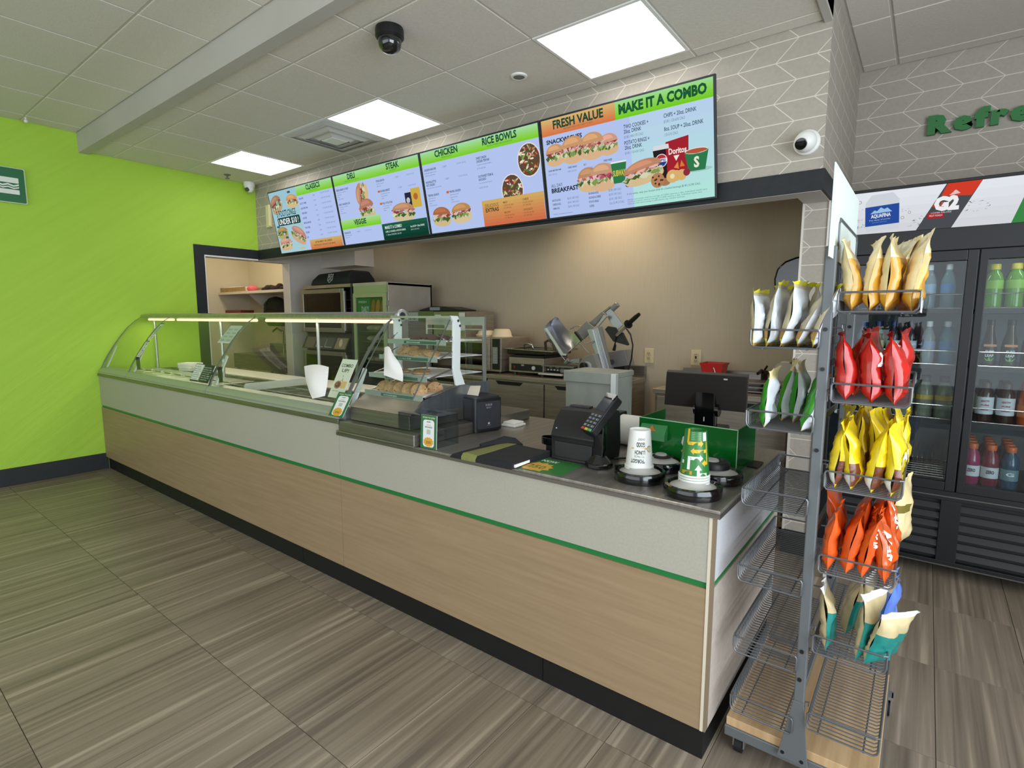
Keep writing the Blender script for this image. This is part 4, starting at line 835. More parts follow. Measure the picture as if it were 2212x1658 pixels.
# card reader on stand
t = thing('card_reader', 'black card payment keypad on a short stand in front of the receipt printer', 'card reader', (-.515, .21, Z))
obj('base', G().prism([(.055*math.cos(2*PI*i/8+.39), .055*math.sin(2*PI*i/8+.39)) for i in range(8)], (-.515, .21, Z), (1, 0, 0), (0, 1, 0), (0, 0, .018)), BLACKG, t, bevel=.004)
obj('cone', G().lathe([(.050, .018), (.030, .040), (.026, .045)], (-.515, .21, Z), 8), BLACKG, t)
obj('post', G().prism(rbox(-.022, .022, -.016, .016, .006), (-.513, .21, Z+.04), (1, 0, 0), (0, 1, 0), (0, .004, .13)), BLACKG, t, 30)
Mr = Matrix.Translation((-.510, .205, 1.062)) @ Matrix.Rotation(-.50, 4, 'Z') @ Matrix.Rotation(.84, 4, 'X')
g = G().prism(rbox(-.040, .040, -.085, .095, .012), (0, 0, -.018), (1, 0, 0), (0, 1, 0), (0, 0, .034)); g.v = [tuple(Mr @ Vector(v)) for v in g.v]; obj('keypad_body', g, mat('reader_black', '131417', .3), t, 30, bevel=.003)
g = G().box(-.030, .030, .015, .07, .016, .0175); g.v = [tuple(Mr @ Vector(v)) for v in g.v]; obj('display', g, mat('reader_glass', '3a4049', .12), t)
kc = {'k': mat('key_grey', '5b5e63', .4), 'r': mat('key_red', 'c23a32', .4), 'y': mat('key_yellow', 'd9b83c', .4), 'g': mat('key_green', '4fae6a', .4)}
for r in range(5):
    for c in range(3):
        x, y = -.024+.024*c, -.075+.0165*r; g = G().box(x-.009, x+.009, y-.005, y+.005, .016, .019); g.v = [tuple(Mr @ Vector(v)) for v in g.v]
        obj('key', g, kc['ryg'[c]] if r == 0 else kc['k'], t)
A = Art()
for r in range(1, 5):
    for c in range(3): A.text([['CLR', '0', '#'], ['7', '8', '9'], ['4', '5', '6'], ['1', '2', '3']][r-1][c], -.024+.024*c, -.0785+.0165*r, .007, 'e2e4e8', .02, center=True, w=.011 if r == 1 and c == 0 else None)
A.disc(.028, .077, .005, 'e8eaee'); A.build('key_print', t, Mr @ Vector((0, 0, .0191)), Mr.to_3x3() @ Vector((1, 0, 0)), Mr.to_3x3() @ Vector((0, 1, 0)))
g = G().prism(rbox(-.036, .036, .078, .098, .006), (0, 0, .012), (1, 0, 0), (0, 1, 0), (0, 0, .008)); g.v = [tuple(Mr @ Vector(v)) for v in g.v]; obj('head', g, BLACKG, t)
obj('neck', G().tube([(-.512, .215, 1.02), (-.510, .225, 1.04), (-.508, .225, 1.05)], .022, 10), BLACKG, t, 50)
o = obj('cable', G().tube([(-.46, .24, Z+.006), (-.40, .30, Z+.005), (-.36, .37, Z+.005), (-.38, .47, Z+.005), (-.50, .50, Z+.005)], .0045), BLACK, None, 60); tag(o, 'black cable curving over the worktop beside the card reader', 'cable')
o = obj('cable', G().tube([(-.515, .34, Z+.005), (-.46, .39, Z+.005), (-.47, .45, Z+.012), (-.42, .50, Z+.005), (-.48, .56, Z+.005)], .004), BLACK, None, 60); tag(o, 'second black cable coiled behind the receipt printer', 'cable')
# cup dispensers set in the worktop, with nested cups
def dispenser(x, y, label, kind, r=.092):
    t = thing('cup_dispenser', label, 'cup dispenser', (x, y, .86), 'cup dispensers in the worktop')
    obj('ring', G().lathe([(r*.80, .002), (r*.98, .0), (r, .008), (r, .026), (r*.965, .034), (r*.86, .036), (r*.80, .028)], (x, y, .8605), 40), BLACKG, t, 40)
    obj('diaphragm', G().lathe([(r*.82, .027), (r*.7, .031), (r*.52, .040), (r*.40, .050), (r*.36, .050)], (x, y, .8605), 36, 0, None, True), mat('grey_silicone', 'b9b7b0', .35), t, 40)
    if kind == 'slot':
        obj('opening', G().lathe([(r*.36, .0515), (r*.42, .046), (r*.02, .050)], (x+.008, y-.004, .862), 20), BLACK, t, 40)
        obj('plunger', G().lathe([(r*.26, 0), (r*.22, .006), (.001, .007)], (x+.004, y+.004, .912), 20, 0, Matrix.Translation((0, 0, 0))), mat('grey_silicone', 'b9b7b0', .35), t, 40)
    if kind == 'lid':
        obj('cup_lid', G().lathe([(r*.62, .045), (r*.62, .062), (r*.56, .070), (r*.40, .071), (r*.36, .066), (.001, .066)], (x-.012, y+.0, .8605), 28), BLACK, t, 40)
        obj('badge', G().lathe([(r*.30, .067), (r*.27, .073), (.001, .074)], (x-.02, y, .8605), 20), mat('grey_silicone', 'b9b7b0', .35), t, 40)
    return t
dispenser(-.318, .155, 'black cup dispenser ring under the white cup stack', 'cup'); dispenser(-.108, .105, 'black cup dispenser ring under the green cup stack', 'cup', .094)
dispenser(-.318, .335, 'black cup dispenser ring with empty slotted centre behind the white cups', 'slot'); dispenser(-.095, .315, 'black cup dispenser ring with a black lid behind the green cups', 'lid')
def cupstack(x, y, r0, r1, h, n, gap, label, grp, art, col, base=.897):
    for k in range(n):  # upside-down nested cups; topmost last
        z = base+gap*k; top = k == n-1
        t = thing('paper_cup', label % ('topmost' if top else ORD[k]+' from below'), 'cup', (x, y, z), grp)
        obj('wall', G().lathe([(r0, .004), (r1, h), (r1*.97, h+.001), (r1*.95, h-.006), (r1*.3, h-.006)], (x, y, z), 40, 0, None, True), mat('cup_'+col, col, .35), t, 40)
        obj('rim', G().lathe([(r0-.001, .0), (r0+.003, .002), (r0+.0035, .005), (r0+.001, .008), (r0-.001, .008)], (x, y, z), 40), WHITE, t, 50)
        if top: art(t, x, y, z, r0, r1, h)
def wrap(A, t, x, y, z, r0, r1, h, a0, name='cup_print'):
    """wrap flat art (u along the girth in metres, v height) round the cup"""
    g = G(); cols = []; 
    for pts, fs, c, l in A.sh:
        if c not in cols: cols.append(c)
        # refine edges so that print hugs the cone
        vs = []; nf = []
        for f in fs:
            p = [pts[i] for i in f]; ref = []
            for i in range(len(p)):
                a, b = p[i], p[(i+1) % len(p)]; m_ = max(1, int(abs(b[0]-a[0])/.006))
                for j in range(m_): ref.append((a[0]+(b[0]-a[0])*j/m_, a[1]+(b[1]-a[1])*j/m_))
            nf.append(tuple(range(len(vs), len(vs)+len(ref)))); vs += ref
        out = []
        for u, v in vs:
            rr = r0+(r1-r0)*v/h+.0008+.00025*l; a = a0+u/r0; out.append((x+rr*math.cos(a), y+rr*math.sin(a), z+v))
        g.add(out, nf, cols.index(c))
    obj(name, g, [ink(c) for c in cols], t)
CA = math.atan2(-1.6395-.15, .4712+.32)   # direction from the cups to the viewer
def art_white(t, x, y, z, r0, r1, h):
    A = Art(); U = lambda s, u, v, hh, c, b=.02, w=None: A.text(s, u, v, hh, c, b, rot=PI, w=w)
    U('"FORGOT', .020, .024+.012, .014, '33402f', .03, .052); U('TO PACK', .020, .040+.010, .009, '6a7a5a', .0, .04); U('LUNCH', .022, .055+.012, .014, '33402f', .03, .04); U('GOOD', .022, .082+.014, .017, '33402f', .03, .035); U('CHOICE"', .022, .104+.007, .008, '6a7a5a', .01, .03)
    A.rect(-.034, .0715, .024, .076, 'd9b069'); A.poly([(.024, .069), (.032, .0738), (.024, .0785)], 'd9b069'); A.disc(.042, .072, .0115, '2f5a34'); A.up(); A.disc(.042, .072, .0095, 'e9ecdf'); A.up(); A.text('S', .0455, .079, .014, 'c8a02c', .05, rot=PI, w=.009); wrap(A, t, x, y, z, r0, r1, h, CA+.0)
cupstack(-.327, .166, .049, .0375, .136, 2, .0075, 'white printed paper cup turned upside down, %s in its stack', 'white cups in the dispenser', art_white, 'ecebe6')
def art_green(t, x, y, z, r0, r1, h):
    A = Art(); Y, Wt, Gd = 'e3b62c', 'ecefe8', 'c79a2a'
    def arrow(u0, u1, v, w, c):
        s = 1 if u1 > u0 else -1; A.rect(min(u0, u1-s*.012), v-w/2, max(u0, u1-s*.012), v+w/2, c); A.poly([(u1-s*.013, v-w*1.05), (u1, v), (u1-s*.013, v+w*1.05)][::s], c)
    A.rect(-.05, .012, -.012, .024, Gd); arrow(-.036, .028, .112+.002, .011, Y); A.rect(-.040, .114, -.030, .16, Y); arrow(.040, -.022, .089, .011, Y); arrow(.046, .020, .050, .011, Y); A.rect(.040, .05, .046, .12, Y)
    A.rect(-.030, .028, -.020, .068, Wt); arrow(-.030, .026, .066, .011, Wt); A.rect(.006, .008, .040, .018, Wt); A.rect(.004, .008, .013, .030, Wt); A.poly([(-.004, .028), (.0085, .045), (.021, .028)], Wt); A.rect(-.055, .045, -.045, .056, Wt)
    A.rect(.026, .122, .045, .150, 'e9ece6')
    for k in range(5): A.rect(-.022, .126+.0055*k, .018, .128+.0055*k, '8fb08a')
    wrap(A, t, x, y, z, r0, r1, h, CA)
cupstack(-.109, .116, .0475, .0345, .152, 4, .0085, 'tall green printed paper cup turned upside down, %s in its stack', 'green cups in the dispenser', art_green, '2f7d38')
# green acrylic till screen shield
t = thing('till_shield', 'green see-through acrylic shield round the back of the till with a white and gold emblem', 'shield', (-.26, .5, Z))
def perspex(name, col, tint, f):
    M = mat(name, col, .12, coat=.3); N, L, b = nodes(M); o = [n for n in N if n.type == 'OUTPUT_MATERIAL'][0]
    tr = N.new('ShaderNodeBsdfTransparent'); tr.inputs[0].default_value = (*tint, 1); mx = N.new('ShaderNodeMixShader'); mx.inputs[0].default_value = f
    L.new(tr.outputs[0], mx.inputs[1]); L.new(b.outputs[0], mx.inputs[2]); L.new(mx.outputs[0], o.inputs[0]); return M
GA = perspex('green_acrylic', '0f7a2c', (.10, .55, .18), .62); GF = perspex('green_film', '1f7a36', (.2, .6, .25), .35)
x0, x1, yf = -.455, -.058, .43
obj('front_panel', G().add([(x0, yf+.015, Z), (x1, yf, Z), (x1, yf, 1.026), (x0, yf+.015, 1.030), (x0, yf+.019, Z), (x1, yf+.004, Z), (x1, yf+.004, 1.026), (x0, yf+.019, 1.03)], [(0, 1, 2, 3), (4, 7, 6, 5), (0, 4, 5, 1), (3, 2, 6, 7), (0, 3, 7, 4), (1, 5, 6, 2)]), GA, t)
obj('back_film', G().box(x0+.002, x1-.002, yf+.021, yf+.023, Z, 1.02), GF, t)
obj('left_wing', G().box(x0, x0+.004, yf+.02, .72, Z, 1.03), GA, t); obj('right_wing', G().box(x1-.004, x1, yf+.006, .70, Z, 1.026), GA, t); obj('right_film', G().box(x1-.0065, x1-.0045, yf+.03, .69, Z, .975), GF, t)
obj('top_edge', G().tube([(x0, yf+.015, 1.031), (x1, yf, 1.027)], .0022), mat('pale_green_edge', '9ccf9f', .3), t); obj('side_edge', G().tube([(x1, yf, Z), (x1, yf, 1.027)], .0018), mat('pale_green_edge', '9ccf9f', .3), t)
obj('card_ledge', G().prism([(0, .0), (-.035, .004), (-.035, .03), (-.006, .064), (0, .064)], (x0+.015, yf+.012, .945), (0, 1, 0), (0, 0, 1), (.11, 0, 0)), mat('green_ledge', '3d8a50', .35), t)
A = Art(); A.poly([(.0, .0), (.042, .0), (.03, .012), (.021, .026), (.012, .012)], 'c7773a'); A.build('sticker', t, (x0+.045, yf-.016, .985), (1, 0, 0), (0, .45, .9))
A = Art(); Wt, Gd = 'b9c6bd', 'c9a24c'
A.poly([(.06, .095), (.075, .110), (.06, .125), (.06, .115), (.03, .115), (.005, .10), (.0, .075), (.012, .055), (.04, .048), (.06, .048), (.06, .068), (.035, .07), (.022, .078), (.022, .09), (.035, .097), (.06, .097)], Wt)
A.poly([(.0, .042), (.016, .022), (.016, .034), (.05, .034), (.06, .04), (.078, .03), (.09, .045), (.085, .06), (.06, .058), (.016, .052), (.016, .062)], Gd); A.poly([(.075, .07), (.10, .06), (.112, .035), (.10, .005), (.075, .0), (.075, .014), (.09, .02), (.095, .035), (.088, .05), (.075, .056)], Wt)
A.build('emblem', t, (-.27, yf+.003, .875), (1, -.03, 0), (0, 0, 1))
o = obj('cable_cover', G().box(-.052, -.012, .56, .66, .8605, .867), BLACK, None, bevel=.002); tag(o, 'flat black cable cover on the worktop at the right of the green shield', 'cover')
t = thing('paper_roll', 'large white roll of printed labels lying behind the green shield', 'roll', (-.56, .62, Z))
obj('roll', G().lathe([(.014, 0), (.066, 0), (.069, .004), (.069, .145), (.066, .15), (.014, .15)], (0, 0, 0), 40, 0, Matrix.Translation((-.62, .62, Z+.070)) @ Matrix.Rotation(PI/2, 4, 'Y')), PAPER, t, 40)
obj('core', G().lathe([(.0139, -.02), (.0139, .17)], (0, 0, 0), 16, 0, Matrix.Translation((-.62, .62, Z+.070)) @ Matrix.Rotation(PI/2, 4, 'Y')), BLACK, t, 40)
obj('holder', G().box(-.665, -.625, .555, .69, Z, Z+.145), BLACK, t, bevel=.006)
# till screen seen from behind, on its stand behind the counter
t = thing('till_screen', 'black till touch screen seen from behind on a black stand', 'till screen', (-.44, 1.28, 0))
n = Vector((0, -.62, -.78)).normalized(); Ms = Matrix.Translation((-.455, 1.23, 1.035)) @ Matrix.Rotation(-1.02, 4, 'X')
g = G().add([Ms @ Vector(p) for p in [(-.225, .095, 0), (.215, .095, 0), (.245, -.14, 0), (-.17, -.14, 0), (-.225, .095, .022), (.215, .095, .022), (.245, -.14, .022), (-.17, -.14, .022)]], [(0, 3, 2, 1), (4, 5, 6, 7), (0, 1, 5, 4), (1, 2, 6, 5), (2, 3, 7, 6), (3, 0, 4, 7)])
obj('screen_back', g, mat('till_grey', '3a3632', .45), t, bevel=.004)
obj('customer_display', G().box(-.555, -.365, 1.20, 1.235, 1.088, 1.118), BLACKG, t, bevel=.004); A = Art(); A.text('WELCOME!', 0, 0, .009, '9aa0a6', .01, w=.07); A.build('display_text', t, (-.54, 1.1995, 1.102), (1, 0, 0), (0, 0, 1))
obj('neck', G().prism(rbox(-.055, .055, -.03, .03, .01), (-.44, 1.27, .86), (1, 0, 0), (0, 1, 0), (.0, -.02, .20)), BLACKG, t, 30); obj('hinge', G().cyl((-.50, 1.265, .955), (-.37, 1.265, .955), .034, n=16), BLACKG, t, 40)
obj('base', G().box(-.53, -.35, 1.20, 1.40, .75, .86), BLACK, t, bevel=.008); obj('pedestal', G().box(-.56, -.32, 1.20, 1.48, 0, .75), DKGREY, t)
A = Art(); A.rect(-.025, .018, .025, .023, 'c9c9c9').rect(-.003, -.006, .003, .018, 'c9c9c9'); A.build('logo', t, (-.44, 1.2345, .90), (1, 0, 0), (0, 0, 1))
A = Art(); A.poly(rrect(-.01, -.005, .01, .005, .003), 'd6d6d4'); A.build('badge', t, Ms @ Vector((.135, -.115, -.0006)), Ms.to_3x3() @ Vector((1, 0, 0)), Ms.to_3x3() @ Vector((0, 1, 0)))
# pale grey cabinet behind the receipt printer
t = thing('grey_cabinet', 'pale grey metal bin cabinet with a folded flap standing behind the receipt printer', 'cabinet', (-1.06, 1.2, 0)); PG = noisy('grey_enamel', '8f948b', '9da298', (8, 8, 4), .5)
obj('body', G().box(-1.235, -.905, 1.12, 1.34, .02, 1.10), PG, t, bevel=.003); obj('flap', G().box(-1.240, -.925, 1.10, 1.12, 1.065, 1.13), PG, t, bevel=.004); obj('flap', G().box(-1.235, -.905, 1.12, 1.36, 1.10, 1.13), PG, t, bevel=.003)
obj('edge_post', G().box(-.925, -.893, 1.095, 1.13, .02, 1.128), mat('pale_aluminium', 'd9ddd9', .4, .35), t, bevel=.003); obj('foot', G().box(-1.21, -.93, 1.14, 1.32, 0, .02), BLACK, t)
o = obj('napkin_stack', G().box(-1.325, -1.225, .60, .70, .8605, .873).box(-1.315, -1.235, .61, .695, .873, .884), PAPER, None, bevel=.004); tag(o, 'small pile of white napkins on the worktop behind the napkin dispenser', 'napkins')
# ------------------------------------------------------------------ chip rack on castors
RK = mat('rack_grey', '6c7072', .5, .3); WIRE = mat('wire_grey', '6f7174', .4, .55); DECK = noisy('deck_wood', 'b8966c', 'cbaa80', (50, 2.5, 4), .5)
t = rack = thing('chip_rack', 'grey wheeled wire rack for chip bags at the counter end', 'rack', (.25, .36, 0))
obj('deck', G().box(.042, .456, .085, .665, .113, .142), DECK, t, bevel=.002)
obj('base_frame', G().box(.038, .460, .080, .670, .078, .113), RK, t, bevel=.003)
for k, (x, y) in enumerate(((.075, .135), (.425, .135), (.075, .615), (.455, .64))):
    g = G().cyl((x-.012, y, .0285), (x+.012, y, .0285), .0285, n=20); w_ = obj('castor', g, RUBBER, t, 40)
    obj('fork', G().box(x-.018, x-.014, y-.014, y+.020, .02, .078).box(x+.014, x+.018, y-.014, y+.020, .02, .078).box(x-.02, x+.02, y-.015, y+.03, .066, .078), ALU, w_)
for y0, y1 in ((.068, .080), (.655, .667)):
    obj('post', G().box(.2345, .2625, y0, y1+.014, .28, 1.635), RK, t, bevel=.003)
    obj('foot_plate', G().prism([(.2, .10), (.285, .10), (.282, .118), (.263, .30), (.2345, .30), (.205, .125)], (0, y0-.004, 0), (1, 0, 0), (0, 0, 1), (0, .006, 0)), RK, t, bevel=.001)
    for x, z in ((.215, .118), (.268, .112), (.247, .37), (.248, .46), (.2485, 1.07), (.2485, 1.30), (.2485, 1.41)): obj('bolt', G().cyl((x, y0-.0055, z), (x, y0-.001, z), .0055, n=10), BLACK, t)
for z in (.30, .80, 1.30, 1.60): obj('cross_bar', G().box(.243, .254, .080, .655, z, z+.02), RK, t)
def basket_mesh(side):
    """wire basket: x0 post side, x1 outer side; local origin at the inner rail height"""
    g = G(); W, D, H = .178, .52, .052; r = .0020; s = side
    rail = [(s*.004, 0, 0), (s*(W-.008), 0, 0), (s*W, .008, 0), (s*W, D-.008, 0), (s*(W-.008), D, 0), (s*.004, D, 0)]
    g.tube(rail, .0030, 6)
    for y in (0, D):   # end loops
        g.tube([(s*.004, y, 0), (s*.0, y, -.006), (s*.0, y, -H+.008), (s*.006, y, -H), (s*(W-.012), y, -H), (s*(W-.003), y, -H+.008), (s*W, y, -H+.02), (s*W, y, 0)], .0028, 6)
    n = 30
    for i in range(1, n):
        y = D*i/n; g.tube([(s*.0, y, 0 if False else -H+.03), (s*.002, y, -H+.006), (s*.008, y, -H), (s*(W-.012), y, -H), (s*(W-.003), y, -H+.008), (s*W, y, 0)], r, 5)
    g.tube([(0, 0, -H+.03), (0, D, -H+.03)], r, 5)
    for x in (.03, W-.035): g.tube([(s*x, 0, -H-.003), (s*x, D, -H-.003)], .0024, 5)
    g.tube([(s*W, .03, -H+.03), (s*W, D-.03, -H+.03)], r, 5)
    for y in (.03, D-.03): g.tube([(s*.0, y, 0), (s*.0, y, .012), (-s*.012, y, .012), (-s*.012, y, -.02)], .003, 5)
    return mesh(g, WIRE, 40, 'basket')
BM = {1: basket_mesh(1), -1: basket_mesh(-1)}
ZR = [1.509, 1.264, 1.018, .773, .528, .283]; ZL = [1.407, 1.167, .926, .681, .444, .243]
for s, zs, x in ((1, ZR, .274), (-1, ZL, .236)):
    for z in zs:
        o = link('basket', BM[s], t, True); o.location = (x-.25, .058-.36, z)
# flat label plate on the outer end of the top right basket
obj('label_plate', G().box(.4535, .4555, .055, .30, 1.455, 1.492), mat('plate_white', 'dfe3ea', .3), t)
# sign holder and poster on top
obj('sign_holder', G().tube([(.256, .13, 1.63), (.256, .13, 1.70), (.256, .145, 1.715), (.256, .56, 1.715), (.256, .575, 1.70), (.256, .575, 1.63)], .004, 6), RK, t)
po = thing('rack_poster', 'pale upright poster with a sandwich picture standing on top of the chip rack', 'poster', (.256, .33, 1.60))
obj('board', G().box(.252, .255, -.005, .575, 1.60, 1.835), mat('poster_white', 'dde6de', .5), po)
A = Art(); A.rect(.0, .0, .58, .235, 'cfdcd4'); A.rect(.40, 0, .58, .235, 'e6e4e2'); A.up()
A.text('GRAB YOUR', .045, .150, .042, '9fb1a9', .03, w=.30); A.text('COMBO', .045, .085, .055, '9aa9b2', .04, w=.30); A.text('add chips', .06, .06, .012, '8fa39c', 0, w=.10); A.text('and a drink', .20, .05, .016, '7f958c', 0, w=.14); A.rect(.45, .165, .455, .21, '8a9690')
for k, c in enumerate(('d9b89a', 'c78a80', 'cfa070', 'e3c8a6', 'b98a6a')): A.poly([(.42+.03*k, .0), (.445+.03*k, .0), (.45+.028*k, .10+.02*(k % 2)), (.425+.03*k, .11-.02*(k % 3))], c)
A.build('poster_print', po, (.2518, .575, 1.60), (0, -1, 0), (0, 0, 1))

# ------------------------------------------------------------------ chip bags
def foil(name, c, rough=.28, coat=.3): return noisy('foil_'+name, c, '%02x%02x%02x' % tuple(min(255, int(int(c[i:i+2], 16)*1.13)) for i in (0, 2, 4)), (14, 14, 14), rough, .0, coat=coat, bump=.25, bscale=(55, 55, 40))
FO = {k: foil(k, c) for k, c in dict(gold='c48f2e', cream='dcc794', red='b41f16', darkred='7d1410', yellow='e0c51d', brown='6b3418', orange='d2551a', white='dcdad2', beige='bfae84', teal='157a72', silver='c3c8cd', greige='b5a98c', green='2f8a1e', lime='d2cc2a', tan='a8823c', blue='5d7fd0', olive='6f6328').items()}
KIND = {
 'tan':    (['gold', 'cream', 'tan'],      lambda f, u, v: 1 if v > .74 or (f < 0 and v > .2) else (2 if v < .05 else 0)),
 'red':    (['red', 'white', 'darkred'],   lambda f, u, v: 1 if (f < 0 and v < .42 and u > .55) else (2 if v > .93 else 0)),
 'yellow': (['yellow', 'brown', 'white', 'olive'],  lambda f, u, v: 1 if (f > 0 and (abs(u)-.85)**2*2.2+(v-.22)**2*3 < .12*.9 and v > .06) else (2 if f < 0 and v < .2 and abs(u) > .45 else (0))),
 'orange': (['orange', 'white', 'red'],    lambda f, u, v: 1 if (f < 0 and v < .18 and abs(u) < .5) else 0),
 'beige':  (['beige', 'teal', 'white'],    lambda f, u, v: 1 if (f > 0 and v < .62 and v > .02) else (2 if v > .9 else 0)),
 'silver': (['greige', 'silver', 'lime', 'tan'], lambda f, u, v: 2 if v > .94 or v < .12 and f < 0 else (1 if f > 0 and .04 < v < .9 else (3 if v < .26 else 0))),
 'green':  (['green', 'silver', 'cream', 'olive'],  lambda f, u, v: 2 if v < .07 or v > .86 else (1 if f > 0 else 0)),
 'blue':   (['blue', 'white'],             lambda f, u, v: 1 if v > .8 and f < 0 else 0),
 'sack':   (['cream', 'olive'],            lambda f, u, v: 1 if .55 < v < .66 and u < -.2 else 0),
}
def bag_surface(w, h, th, seed, pw=6):
    q = random.Random(seed); off = Vector((q.random()*50, q.random()*50, q.random()*50)); bx, by, tw = (q.random()-.5)*.02, (q.random()-.5)*.012, (q.random()-.5)*1.1
    def S(f, u, v):
        e = max(0., 1-abs(u)**pw)**.55; vv = min(1, max(0, v))
        sm = lambda t: (lambda c: c*c*(3-2*c))(min(1, max(0, t)))
        p = sm(vv/.17)**.75*sm((.95-vv)/.30)**.7*(1-.12*(vv-.4))
        nz = noise.noise(Vector((f*.6+u*1.6, v*3.2, 0))+off); n2 = abs(noise.noise(Vector((u*3.+f, v*6.5, 4))+off)); n3 = abs(noise.noise(Vector((u*2.2, v*10., f*2))+off*1.3))
        x = f*th*.5*e*p*(1+.35*nz)+.007*nz*p-f*.010*n2*e*p-f*.006*n3*e*p
        y = u*w*.5*(1-.06*math.sin(PI*vv)-.02*(vv > .94))+.004*nz
        a = tw*(vv-.5)*vv; x, y = x*math.cos(a)-y*math.sin(a), x*math.sin(a)+y*math.cos(a)
        z = v*h+(.006*math.sin(u*9+seed) if vv > .97 else 0)+(.004*math.sin(u*7+seed) if vv < .02 else 0)
        return Vector((x+bx*vv*vv*3+.006*math.sin(u*8+seed)*max(0, vv-.9)*10, y+by*vv, z))
    return S
UG = [-1, -.96, -.88, -.7, -.45, -.15, .15, .45, .7, .88, .96, 1]
def bag(kind, loc, rot, w, h, th, seed, label, group, prints=None):
    t = thing('chip_bag', label, 'chip bag', loc, group, rot); S = bag_surface(w, h, th, seed); cols, rule = KIND[kind]; nu, nv = len(UG)-1, 18
    g = G()
    for f in (-1, 1):
        vs = [S(f, u, j/nv) for j in range(nv+1) for u in UG]; n = nu+1
        for j in range(nv):
            for i in range(nu):
                a = (j*n+i, j*n+i+1, (j+1)*n+i+1, (j+1)*n+i); a = a if f > 0 else a[::-1]
                u, v = (UG[i]+UG[i+1])/2, (j+.5)/nv; g.f.append(tuple(x+len(g.v) for x in a)); g.m.append(min(len(cols)-1, rule(f, u, v)))
        g.v += [tuple(p) for p in vs]
    obj('bag', g, [FO[c] for c in cols], t, 38, local=True)
    for (txt, f, u0, v0, hh, col, bold, rotq, width) in (prints or []):
        A = Art(); A.text(txt, 0, 0, hh, col, bold, rot=rotq, w=width); g = G(); cc = []
        for pts, fs, c, l in A.sh:
            P = [S(f, max(-.97, min(.97, u0+(p[0]*f)/(w/2))), v0+p[1]/h)+Vector((f*.0022, 0, 0)) for p in pts]; g.add(P, fs, 0)
        obj('bag_print', g, ink(col), t, local=True)
    return t
def lane(kind, side, zb, n, cols, w, h, th, sd, noun, where, lean=0, x0=.297, dx=.043, tilt=.0, miss=(), yaw=.0, hv=.06, prints=None, rowy=.135):
    q = random.Random(sd)
    for c in range(cols):
        for k in range(n):
            if (c, k) in miss: continue
            x = x0+dx*k+(q.random()-.5)*.006; y = rowy+.135*c; hh = h*(1+hv*(q.random()-.5))
            yw = yaw+(q.random()-.5)*.22; lb = '%s, %s from the post%s, %s' % (noun, ORD[k], '' if c == 0 else ' behind the front row', where)
            bag(kind, (x, y, zb), (tilt+(q.random()-.5)*.05, lean+(q.random()-.5)*.08, yw), w, hh, th, sd*31+c*7+k, lb, noun+'s, '+where, prints.get((c, k)) if prints else None)
E_ = .0035
lane('tan', 1, 1.457+E_, 4, 1, .125, .192, .046, 11, 'gold and cream chip bag', 'top right basket', x0=.300, dx=.044)
for k in range(2): bag('tan', (.375+.045*k, .265, 1.459), (0, .04, .15+.25*k), .125, .20, .045, 71+k, 'gold and cream chip bag behind the front row, %s in the top right basket' % ['left', 'right'][k], 'gold and cream chip bags, top right basket')
lane('red', 1, 1.212+E_, 3, 1, .125, .185, .054, 12, 'red chip bag', 'second right basket', x0=.302, dx=.058, yaw=.05, prints={(0, 2): [('Doritos', 1, -.6, .80, .018, 'dba79c', .02, 0, .07)], (0, 1): [('D', 1, -.88, .55, .035, 'efe6e0', .05, 0, .02)]})
lane('red', 1, 1.212+E_, 3, 1, .125, .195, .05, 22, 'dark red chip bag', 'back of second right basket', x0=.315, dx=.05, rowy=.275)
lane('yellow', 1, .966+E_, 4, 1, .125, .195, .046, 13, 'yellow chip bag', 'third right basket', x0=.297, dx=.044, prints={(0, 3): [("LAY'S", 1, -.55, .42, .030, 'efe9ee', .05, .5, .075)]})
lane('yellow', 1, .966+E_, 4, 2, .125, .205, .046, 23, 'yellow chip bag', 'back of third right basket', x0=.300, dx=.044, rowy=.272)
lane('orange', 1, .721+E_, 4, 1, .125, .180, .046, 14, 'orange chip bag', 'fourth right basket', x0=.297, dx=.044, yaw=-.02, prints={(0, 3): [('SUN', 1, -.72, .34, .040, 'f0e2d8', .05, .9, .075)], (0, 2): [('SUN', 1, -.9, .5, .030, 'f0e2d8', .04, 1.2, .05)]})
lane('orange', 1, .721+E_, 4, 1, .125, .200, .046, 24, 'orange chip bag', 'back of fourth right basket', x0=.300, dx=.044, rowy=.272, prints={(0, 3): [('SUN', 1, -.75, .55, .040, 'f0e2d8', .05, .6, .075)]})
bag('sack', (.44, .40, .726), (0, .03, -.25), .15, .225, .05, 88, 'cream paper chip bag standing behind the orange bags', 'single bags behind')
lane('beige', 1, .476+E_, 2, 1, .125, .195, .044, 15, 'beige and teal chip bag', 'fifth right basket', x0=.300, dx=.042, miss=((0, 1),))
bag('beige', (.335, .26, .48), (0, .12, .1), .125, .195, .044, 501, 'beige and teal chip bag standing second row beside the post, fifth right basket', 'beige and teal chip bags, fifth right basket')
bag('beige', (.372, .27, .48), (0, .02, 0), .125, .195, .044, 502, 'beige and teal chip bag at the back middle of the fifth right basket', 'beige and teal chip bags, fifth right basket')
bag('beige', (.392, .135, .48), (0, .16, -.2), .128, .20, .044, 503, 'crumpled beige and teal chip bag leaning right in the fifth right basket', 'beige and teal chip bags, fifth right basket')
bag('beige', (.428, .12, .48), (-.05, .20, -.5), .128, .175, .044, 504, 'beige and teal chip bag leaning out over the basket end, rightmost', 'beige and teal chip bags, fifth right basket')
bag('blue', (.432, .30, .48), (0, .06, -.1), .128, .20, .044, 505, 'blue chip bag behind the beige and teal bags, low right basket', 'single bags behind')
q = random.Random(5)
